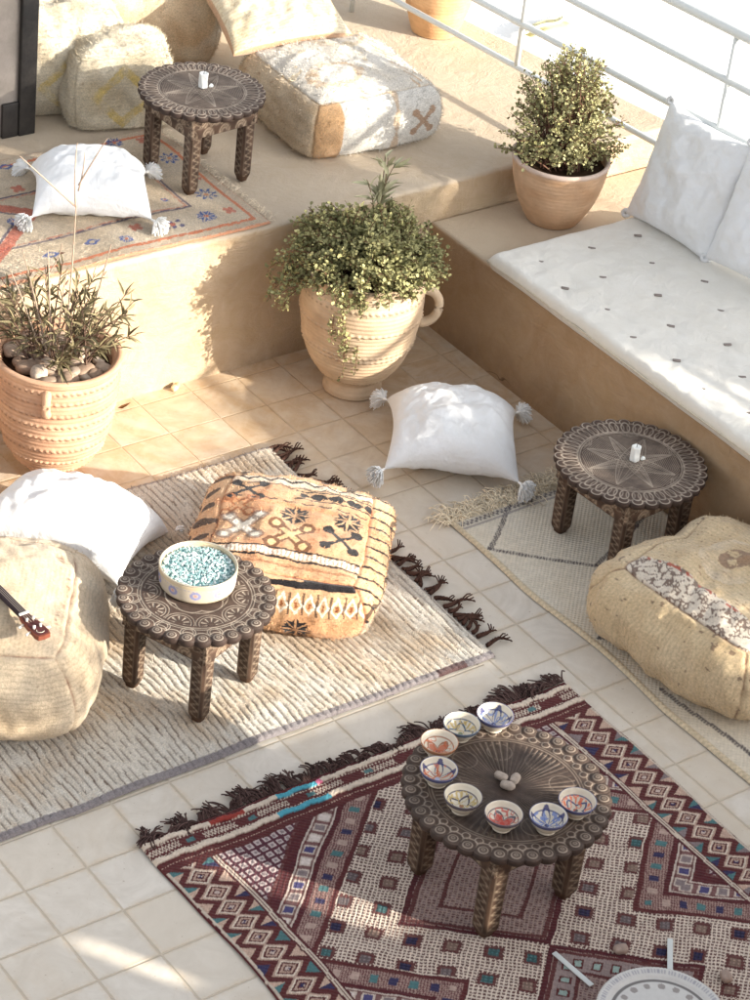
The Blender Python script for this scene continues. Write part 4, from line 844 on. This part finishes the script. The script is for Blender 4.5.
def jade(parent_loc,label,tips,r_leaf,seed,base_r,z0,nl,colA,colB,stemc,droop=None,name='jade_bush'):
    rg=np.random.default_rng(seed); r=empty(name,parent_loc,0,label=label,cat='bush',group='small leaved potted bushes')
    bs=B(); LP=[];LD=[]
    for t in tips:
        a=rg.uniform(0,2*pi); b0=np.array([base_r*math.cos(a)*rg.uniform(0,.7),base_r*math.sin(a)*rg.uniform(0,.7),z0-.01]); t=np.asarray(t,float)
        mid=(b0+t)/2+np.array([0,0,.22*np.linalg.norm(t-b0)])+rg.normal(0,.012,3)
        if t[2]<z0: 
            out=t.copy(); out[2]=0; out/=max(np.linalg.norm(out),1e-6); mid=out*(np.linalg.norm(t[:2])*.92)+np.array([0,0,z0+.06])
        q=np.linspace(0,1,14)[:,None]; pts=(1-q)**2*b0+2*q*(1-q)*mid+q**2*t; pts+=np.cumsum(rg.normal(0,.0018,pts.shape),axis=0)
        tube(bs,pts,np.linspace(.0036,.0011,14),stemc*rg.uniform(.6,1.2),5,cap=False)
        nn=nl
        s=rg.uniform(.38,1,nn)**.8; idx=s*13; i0=np.minimum(idx.astype(int),12); f=(idx-i0)[:,None]; pp=pts[i0]*(1-f)+pts[i0+1]*f
        offd=rg.normal(size=(nn,3)); offd/=np.linalg.norm(offd,axis=1,keepdims=True); pp=pp+offd*rg.uniform(.001,.018,(nn,1))
        LP.append(pp); LD.append(offd+np.array([0,0,.35])+rg.normal(0,.25,(nn,3)))
        for _ in range(3):
            j=rg.integers(5,13); d=rg.normal(size=3); d[2]=abs(d[2]); d/=np.linalg.norm(d); e=pts[j]+d*rg.uniform(.015,.035); tube(bs,[pts[j],(pts[j]+e)/2+[0,0,.003],e],[.0014,.0012,.0008],stemc*rg.uniform(.6,1.2),4,cap=False)
    bs.build('stem',M['strand'],r)
    P=np.concatenate(LP); D_=np.concatenate(LD); n=len(P); N_=rg.normal(0,.6,(n,3))+np.array([0,0,1]); L=r_leaf*rg.uniform(.45,1.35,n); tt=np.clip(.5+.35*lump(P,7,seed)+rg.normal(0,.25,n),0,1)
    col=mixc(colA,colB,tt)*rg.uniform(.75,1.2,(n,1)); col=np.where((rg.uniform(size=(n,1))<.06),S(196,190,130),col)
    b=B(); leaves(b,P,D_,N_,L,L*.85,col,True); b.build('foliage',M['leaf'],r); return r
rg=np.random.default_rng(21); tips=[]
for i in range(250):
    a=rg.uniform(0,2*pi); u=rg.uniform(0,1)**.5; rr=.295*u; a=a if not(-1.1<a-2*pi<-.2) else a; z=.51+.205*math.sqrt(max(0,1-u**2*.92))*rg.uniform(.55,1.05)+.03*math.sin(a*3+1); tips.append((rr*math.cos(a),rr*math.sin(a),z))
for i in range(60):
    a=rg.uniform(0,2*pi); rr=rg.uniform(.245,.31); tips.append((rr*math.cos(a),rr*math.sin(a),rg.uniform(.47,.55) if not 4.9<a<6.28 else rg.uniform(.53,.58)))
for i in range(6): # trailing stems on the camera side
    a=math.radians(-137)+rg.normal(0,.11); rr=rg.uniform(.235,.26); tips.append((rr*math.cos(a),rr*math.sin(a),rg.uniform(.15,.38)))
for i in range(6):
    a=math.radians(163)+rg.normal(0,.15); rr=rg.uniform(.30,.36); tips.append((rr*math.cos(a),rr*math.sin(a),rg.uniform(.36,.46)))
jade((2.375,1.765,0),'broad trailing small leaved bush spilling over the clay urn',tips,.0130,3,.17,.485,74,S(112,112,74),S(176,172,124),S(120,92,72))
rg=np.random.default_rng(31); tips=[]
for i in range(215):
    a=rg.uniform(0,2*pi); h_=rg.uniform(0,1); rr=(.185*(1-h_**1.8)**.6+.03)*rg.uniform(.45,1.22); z=.28+.42*h_; 
    tips.append((rr*math.cos(a)+.01,rr*math.sin(a)+.01,z))
for i in range(16):
    a=rg.uniform(0,2*pi); tips.append((.24*math.cos(a)*rg.uniform(.8,1),.24*math.sin(a)*rg.uniform(.8,1),.28+rg.uniform(0,.14)))
jade((3.345,1.875,.43),'upright small leaved bush in the plain pot at the bench end',tips,.0125,4,.13,.235,48,S(132,130,88),S(192,186,140),S(120,90,76))
# slender willow leaved sprig behind the urn bush
def sprays(name,loc,label,stems,seed,leafL,leafW,cA,cB,stc,cat='plant',nleaf=14,group=None):
    rg=np.random.default_rng(seed); r=empty(name,loc,0,label=label,cat=cat,group=group); bs=B(); LP=[];LD=[];LL=[]
    for (b0,t,bend,nl) in stems:
        b0=np.array(b0,float);t=np.array(t,float); mid=(b0+t)/2+np.array(bend); q=np.linspace(0,1,16)[:,None]; pts=(1-q)**2*b0+2*q*(1-q)*mid+q**2*t
        ln=np.linalg.norm(t-b0); tube(bs,pts,np.linspace(.0034,.0014,16)*min(1.4,.7+ln),stc*rg.uniform(.75,1.15),6)
        for i in range(nl):
            s=rg.uniform(.35,1); i0=min(int(s*15),14); p=pts[i0]; d=(pts[i0+1]-pts[i0]); d/=np.linalg.norm(d); e=rg.normal(size=3); e-=e@d*d; e/=np.linalg.norm(e)
            LP.append(p); LD.append(d*rg.uniform(.5,1.2)+e*rg.uniform(.4,.9)); LL.append(leafL*rg.uniform(.6,1.15))
    bs.build('stem',M['strand'],r)
    if LP:
        P=np.array(LP);D_=np.array(LD);L=np.array(LL);n=len(P); N_=rg.normal(0,.5,(n,3))+np.array([0,0,1]); col=mixc(cA,cB,rg.uniform(size=n)); b=B(); leaves(b,P,D_,N_,L,np.full(n,leafW)*rg.uniform(.7,1.2,n),col,False,curl=.25); b.build('foliage',M['leaf'],r)
    return r
st=[((0,0,-.05),(rg.normal(0,.05),rg.normal(0,.05),rg.uniform(.10,.19)),(rg.normal(0,.02),rg.normal(0,.02),0),11) for _ in range(5)]
sprays('olive_sprig',(2.47,1.86,.67),'tall sprig of long grey green leaves rising out of the urn bush',st,5,.075,.018,S(150,148,116),S(186,182,150),S(120,100,80))
rg=np.random.default_rng(41); st=[]
for i in range(58):
    a=rg.uniform(0,2*pi); r0=.12*rg.uniform(0,1); a2=a+rg.normal(0,.4); r1=rg.uniform(.10,.27); hh=rg.uniform(.09,.30)
    st.append(((r0*math.cos(a),r0*math.sin(a),-.005),(r1*math.cos(a2),r1*math.sin(a2),hh),(0,0,.04),int(rg.integers(7,15))))
sprays('oleander_plant',(1.115,1.785,.435),'wispy narrow leaved plant growing among stones in the left jar',st,6,.062,.0105,S(98,90,66),S(146,134,102),S(112,90,78))
# bare twig plant rising above it
R3=lambda *a: a
hx_=np.array([.77,-.64,0.])
def tp(h,z): return tuple(hx_*h+np.array([0,0,z]))
tw=[(tp(.02,0),tp(.04,.60),(.008,0,0),0),(tp(.04,.60),tp(.035,.83),(-.012,0,0),0),(tp(.04,.60),tp(-.15,.76),(0,0,.0),0),(tp(.045,.68),tp(.13,.86),(.01,0,.02),0),(tp(.045,.66),tp(.06,.80),(.01,0,0),0),(tp(-.02,0),tp(-.045,.43),(0,0,0),1),(tp(-.045,.33),tp(.0,.46),(.02,0,0),1),(tp(.06,0),tp(.16,.48),(.01,0,0),1),(tp(-.05,0),tp(-.17,.34),(0,0,.04),3),(tp(-.03,0),tp(-.13,.42),(0,0,.03),4),(tp(.0,0),tp(.02,.36),(0,.02,.03),6)]
sprays('bare_twig',(1.115,1.785,.435),'pale leafless twig forking high above the left jar',tw,7,.03,.008,S(120,90,76),S(140,110,90),S(168,148,130),cat='twig')

def tree(name,loc,label,cat,crown,n,seed,trunk,ls=.06):
    rg=np.random.default_rng(seed); r=empty(name,loc,0,label=label,cat=cat); b=B()
    if trunk: tube(b,[(0,0,0),(.03,.02,trunk*.5),(0,.03,trunk),(.04,0,trunk+.5)],[.07,.055,.05,.02],S(110,92,74),10)
    P=[];D_=[]
    for (cx_,cz_,rx,rz_,w_) in crown:
        k_=int(n*w_); cl=rg.normal(size=(max(3,k_//45),3)); cl/=np.linalg.norm(cl,axis=1,keepdims=True); cl*=rg.uniform(.2,1,(len(cl),1))**.5; cl=cl*np.array([rx,.28,rz_])+np.array([cx_,0,cz_])
        for c0 in cl: 
            if trunk: tube(b,[(0,.02,trunk),((c0[0])/2,c0[1]/2,(trunk+c0[2])/2+.1),c0],[.016,.009,.004],S(110,92,74),4,cap=False)
        idx=rg.integers(0,len(cl),k_); q=cl[idx]+rg.normal(0,.055,(k_,3)); P.append(q); D_.append(rg.normal(size=(k_,3)))
    if trunk: b.build('trunk',M['strand'],r)
    P=np.concatenate(P);D_=np.concatenate(D_);m_=len(P); c=mixc(S(90,96,62),S(140,142,104),rg.uniform(size=m_)); b=B(); leaves(b,P,D_,rg.normal(size=(m_,3)),np.full(m_,ls),np.full(m_,ls*.35),c); b.build('crown',M['leaf'],r)
tree('unseen_shade_tree',(6.0,PY,0),'unseen olive tree added on the near side to cast dappled shade','tree',[(-.12,2.08,.62,.48,.62),(-.30,2.72,.40,.34,.24),(-1.0,2.80,.32,.14,.10),(-.66,3.35,.22,.30,.10)],11500,5,1.7)  # crown clusters added out of view, placed for the shade they cast
tree('unseen_shade_hedge',(3.2,PY,0),'unseen hedge added above the near wall to break up the sunlight','hedge',[(-.8,1.50,.55,.13,.3),(.75,1.42,.22,.16,.12),(1.6,1.62,.42,.12,.35)],2400,6,0)  # leaf clusters added out of view to dapple the sun
# ------------------------------------------------------------------ tub of glitter on table
r=empty('round_tub',(.925,.600,.02+.345),0,label='round white painted tub with a pale rim, filled with sparkling turquoise beads',cat='tub')
def tubcol(T,z,rr):
    c=mixc(S(206,194,174),S(186,174,156),.5+.5*np.sin(T*3)); m1=(np.hypot(((T*10/(2*pi))%1-.5)*.065,(z-.032))); c=mixc(c,S(120,130,190),(np.abs(m1-.011)<.004)*.75); c=mixc(c,S(206,130,130),(m1<.005)*.7); c=mixc(c,S(196,176,138),((z>.055)|(z<.007))*.6)
    c=mixc(c,S(120,130,180),((np.abs(z-.048)<.002)&(np.sin(T*60)>0))*.6); return c
b=B(); lathe(b,resamp(smooth([(0,0),(.112,0),(.118,.004),(.120,.03),(.121,.062),(.117,.066),(.113,.064),(.112,.045),(.11,.04)],1),90),240,colf=tubcol); b.build('tub_wall',M['glaze'],r)
b=B(); tube(b,[(.118*math.cos(q),.118*math.sin(q),.0665) for q in np.linspace(0,2*pi,80)],.0028,S(206,180,130),8,cap=False); b.build('rim',M['brass'],r)
b=B(); q=np.linspace(0,1,60); T=np.arange(200)*2*pi/200; RR,TT=np.meshgrid(q*.1125,T,indexing='ij'); X_=RR*np.cos(TT);Y_=RR*np.sin(TT); Pn=np.stack([X_,Y_,0*X_],-1); grid(b,np.stack([X_,Y_,.049+.002*lump(Pn,60,3)],-1),S(150,196,198),wv=True,flip=False); 
rg=np.random.default_rng(2)
t5=np.linspace(-1,1,4)
for i in range(760):
    a=rg.uniform(0,2*pi); rr=.108*math.sqrt(rg.uniform()); s_=rg.uniform(.0032,.0062); c0=np.array([rr*math.cos(a),rr*math.sin(a),.0525+rg.uniform(0,.003)]); cc=[S(160,194,194),S(184,208,204),S(136,166,166),S(226,232,230)][rg.integers(0,4)]
    n=rg.normal(size=(8,3)); n/=np.linalg.norm(n,axis=1,keepdims=True); base=np.array([[1,1,1],[1,1,-1],[1,-1,1],[1,-1,-1],[-1,1,1],[-1,1,-1],[-1,-1,1],[-1,-1,-1]])/1.7
    ax_=rg.normal(size=3); ax_/=np.linalg.norm(ax_); th=rg.uniform(0,3); K=np.array([[0,-ax_[2],ax_[1]],[ax_[2],0,-ax_[0]],[-ax_[1],ax_[0],0]]); Rm=np.eye(3)+math.sin(th)*K+(1-math.cos(th))*K@K
    b.add(base@Rm.T*s_+c0,np.array([[0,2,3,1],[4,5,7,6],[0,1,5,4],[2,6,7,3],[0,4,6,2],[1,3,7,5]]),cc)
o=b.build('bead_filling',M['bead'],r,smooth=False); o['kind']='stuff'

# ------------------------------------------------------------------ bowls
def bowl(loc,pal,label,seed):
    r=empty('painted_bowl',loc,seed*.9,label=label,cat='bowl',group='painted bowls on the carved table')
    prof=1.13*resamp(smooth([(0,.004),(.020,.004),(.022,0),(.025,0),(.024,.007),(.036,.018),(.045,.033),(.0485,.045),(.047,.0465),(.0445,.0445),(.040,.032),(.030,.018),(.015,.0115),(0,.011)],1),110)
    n_=len(prof); prof=np.concatenate([prof]); 
    def cf(T,z,rr):
        idx=np.arange(n_)[:,None]+0*T; inner=idx>n_*.56; c=np.broadcast_to(S(212,203,186),T.shape+(3,)).copy(); A_,B_,C_=pal
        if seed%3==0: pet=np.abs(np.sin(T*2.5))*.040+.006; m1=inner&(np.abs(rr-pet)<.0035); m2=inner&(rr<pet)&(np.sin(T*10)>.5)
        elif seed%3==1: pet=.018+.018*np.abs(((T*4/pi)%2)-1); m1=inner&(np.abs(rr-pet)<.003); m2=inner&(rr>pet+.004)&(rr<.040)&(np.sin(T*16)>.1)
        else: pet=.012+.024*np.abs(np.cos(T*2)); m1=inner&(np.abs(rr-pet)<.003); m2=inner&(rr<pet-.004)
        c=mixc(c,B_,m2*.85); c=mixc(c,A_,m1*.9); c=mixc(c,C_,(inner&(rr<.007))*.9); c=mixc(c,A_,(inner&(np.abs(rr-.042)<.0012))*.8); c=mixc(c,A_,(rr>.0515)*.9); c=mixc(c,B_,(inner&(np.abs(lump(np.stack([rr*np.cos(T),rr*np.sin(T),0*z],-1),26,seed,2))<.16)&(rr<.043))*.8); c=mixc(c,A_,((~inner)&(np.abs(z-.036)<.0015))*.3); return c
    b=B(); lathe(b,prof,120,colf=cf); b.build('bowl_body',M['glaze'],r)
blu=S(44,52,104); org=S(196,100,58); yel=S(186,160,92); grn=S(110,124,90); red=S(190,62,48); blk=S(60,50,70); br=S(150,96,60)
bl=[((1.300,-.400),(blu,S(120,140,190),blu),'blue and white zigzag bowl, rearmost on the table of bowls'),
((1.188,-.388),(S(60,84,110),yel,grn),'greenish yellow painted bowl, second from the back on the table of bowls'),
((1.083,-.420),(br,org,blk),'cream bowl with brown and orange petals, rear left of the table of bowls'),
((1.010,-.515),(blu,org,S(180,190,220)),'orange and blue petal bowl, directly in front of the cream bowl at rear left'),
((1.000,-.640),(blk,yel,br),'yellow brown bowl, between the leftmost bowls and the one with bright red leaves'),
((1.056,-.752),(blk,red,red),'bowl with bright red leaves, nearest the front left rim of the table'),
((1.160,-.820),(blu,S(100,124,186),blu),'blue leaf painted bowl, between the two orange red bowls at the front'),
((1.272,-.810),(blu,S(222,110,70),blk),'orange red and blue bowl, rightmost on the table of bowls')]
for i,((x,y),pal,lab) in enumerate(bl): bowl((x,y,.371),pal,lab,[1,0,2,0,1,2,0,2][i]+3*i*0 if False else i,) if False else bowl((x,y,.371),pal,lab,i)
for i,(x,y,a,l) in enumerate(((1.178,-.590,.1,.022),(1.206,-.620,1.3,.021),(1.170,-.632,2.7,.022))):
    b=B(); blob(b,(0,0,.012),(l,.013,.011),S(168,154,142),i+3); o=b.build('stone',M['stone'],loc=(x,y,.370)); tag(o,['pale elongated stone, rearmost of the three in the centre of the bowl table','pale stone at the right of the three in the centre of the bowl table','pale stone nearest the front of the three in the centre of the bowl table'][i],'stone','stones on the bowl table')

# ------------------------------------------------------------------ instrument on the left pouf
r=empty('lute',(.352,.655,.374),math.radians(-88),label='small lute with a dark pegged head, lying on the left pouf',cat='instrument')
# local +x towards the head
b=B(); box(b,-.50,0,-.014,.014,0,.018,S(46,36,44),bev=.004); b.build('neck',M['wood'],r,loc=(0,0,.02))
b=B(); P=np.array([[0,-.015],[.03,-.02],[.10,-.024],[.115,-.02],[.118,.0],[.115,.02],[.10,.024],[.03,.02],[0,.015]]); n=len(P); v=np.concatenate([np.c_[P,np.full(n,.0)],np.c_[P,np.full(n,.015)]]); b.add(v,[np.array([list(range(n))[::-1]]),np.array([list(range(n,2*n))]),np.array([[i,(i+1)%n,n+(i+1)%n,n+i] for i in range(n)])],S(120,66,50)); b.build('headstock',M['wood'],r,loc=(0,0,.018),smooth=False)
b=B(); P2=P*np.array([.93,.86])+[.003,0]; v=np.c_[P2,np.full(n,.0155)]; v2=np.c_[P2,np.full(n,.0165)]; b.add(np.concatenate([v,v2]),[np.array([list(range(n,2*n))]),np.array([[i,(i+1)%n,n+(i+1)%n,n+i] for i in range(n)])],S(74,36,36)); b.build('head_plate',M['wood'],r,loc=(0,0,.018),smooth=False)
b=B(); box(b,-.003,.004,-.016,.016,.0,.006,S(226,214,196),bev=.001); b.build('nut',M['wax'],r,loc=(0,0,.034))
for i,x in enumerate((.035,.075)):
    for s in (-1,1):
        b=B(); tube(b,[(x,s*.011,.030),(x,s*.011,.044)],[.004,.0045],S(220,214,206),8); tube(b,[(x,s*.022,.026),(x+.004,s*.036,.024),(x+.005,s*.042,.024)],[.003,.005,.004],S(216,206,192),8); b.build('tuning_peg',M['glaze'],r)
for s in (-.009,-.003,.003,.009):
    b=B(); tube(b,[(-.5,s,.0425),(0,s,.041),(.05,s*1.5,.039)],.0006,S(220,220,214),4); b.build('string',M['brass'],r)
b=B(); blob(b,(0,0,0),(.17,.12,.055),S(150,96,60),0); b.build('sound_box',M['wood'],r,loc=(-.62,0,.035))
b=B(); t=np.linspace(0,2*pi,40); tube(b,[(.093+.010*math.cos(q),.010*math.sin(q)*1.2,.0352) for q in np.linspace(-2.4,.8,12)],.0011,S(206,196,180),4); b.build('inlay',M['glaze'],r)

# ------------------------------------------------------------------ foreground bits
r=empty('round_tray',(1.185,-1.352,.10),0,label='round pale metal tray with a beaded white rim, cut by the bottom edge',cat='tray')
b=B()
def trcol(T,z,rr): 
    c=np.broadcast_to(S(206,204,200),T.shape+(3,)).copy(); c=mixc(c,S(150,150,160),((rr>.158)&(rr<.172)&(np.sin(T*110)>0))*.8); c=mixc(c,S(70,62,60),((rr<.145)&(np.abs(rr-.138)<.004))*.8); c=mixc(c,S(90,70,64),((rr<.132)&(np.hypot(((T*18/(2*pi))%1-.5)*.046,rr-.118)<.011))*.6); return c
lathe(b,resamp([(0,-.006),(.15,-.006),(.178,.006),(.183,.010),(.178,.014),(.168,.013),(.152,.008),(.145,.002),(0,0)],120),260,colf=trcol,dispf=lambda T,z,r_: .0012*np.sin(T*110)*((r_>.158)&(r_<.182))); b.build('tray_plate',M['glaze'],r)
for i in range(3):
    a=i*2.1+.6; b=B(); tube(b,[(.10*math.cos(a),.10*math.sin(a),-.004),(.12*math.cos(a),.12*math.sin(a),-.096+.014)],[.007,.009],S(90,74,62),8); b.build('foot',M['wood'],r)
for i,(p0,p1,lab) in enumerate((((1.145,-.953),(1.157,-1.107),'flat white stick lying askew on the kilim, left of the tray'),((1.472,-1.076),(1.375,-1.187),'flat white stick pointing straight up the photo, behind the tray'))):
    x,y=(p0[0]+p1[0])/2,(p0[1]+p1[1])/2; L=math.dist(p0,p1); o_=B(); box(o_,-L/2,L/2,-.008,.008,0,.004,S(222,220,216),bev=.0015); o=o_.build('flat_stick',M['rail'],loc=(x,y,.020),rz=math.atan2(p1[1]-p0[1],p1[0]-p0[0])); tag(o,lab,'stick','white sticks on the kilim')
for i,(x,y,lab) in enumerate(((1.318,-1.04,'pale pebble on the kilim between the table and the tray'),(1.51,-1.271,'pale pebble on the kilim at the lower right corner'))):
    b=B(); blob(b,(0,0,.012),(.022,.016,.013),S(170,150,138),i+9); tag(b.build('pebble',M['stone'],loc=(x,y,.013)),lab,'pebble','pebbles on the kilim')
b=B(); blob(b,(0,0,.010),(.018,.012,.010),S(214,196,160),4); blob(b,(.012,.004,.014),(.011,.010,.011),S(200,176,136),5); tag(b.build('snail_shell',M['stone'],loc=(1.768,2.035,0)),'small pale shell on the tiles at the foot of the sunlit step','shell')
b=B(); leaves(b,np.array([[0,0,.006],[.005,.002,.008]]),np.array([[1,-.4,.15],[.9,-.9,.3]]),np.array([[0,0,1.],[.2,0,1]]),np.array([.05,.04]),np.array([.02,.016]),np.array([S(120,80,44),S(140,96,56)]),curl=-.3); tag(b.build('dry_leaf',M['leaf'],loc=(1.515,2.015,0)),'curled dry brown leaf on the tiles beside the left jar','leaf')
rg=np.random.default_rng(77)
# frond lying on the white roof outside
b=B(); q=np.linspace(0,1,40); mid=np.stack([5.80+.36*q,4.93+.10*q*q,-.56+.02*np.sin(q*5)],-1); tube(b,mid,.012,S(226,220,180),6)
for i in range(38):
    for s in (-1,1):
        p=mid[i]; d=np.array([.5,-.3+s*.9,.1]); leaves(b,p[None],d[None],np.array([[0,0,1.]]),np.array([.075]),np.array([.016]),S(226,220,180)[None])
tag(b.build('palm_frond',M['leaf']),'dry yellow frond curving on the bright roof beyond the railing','frond')
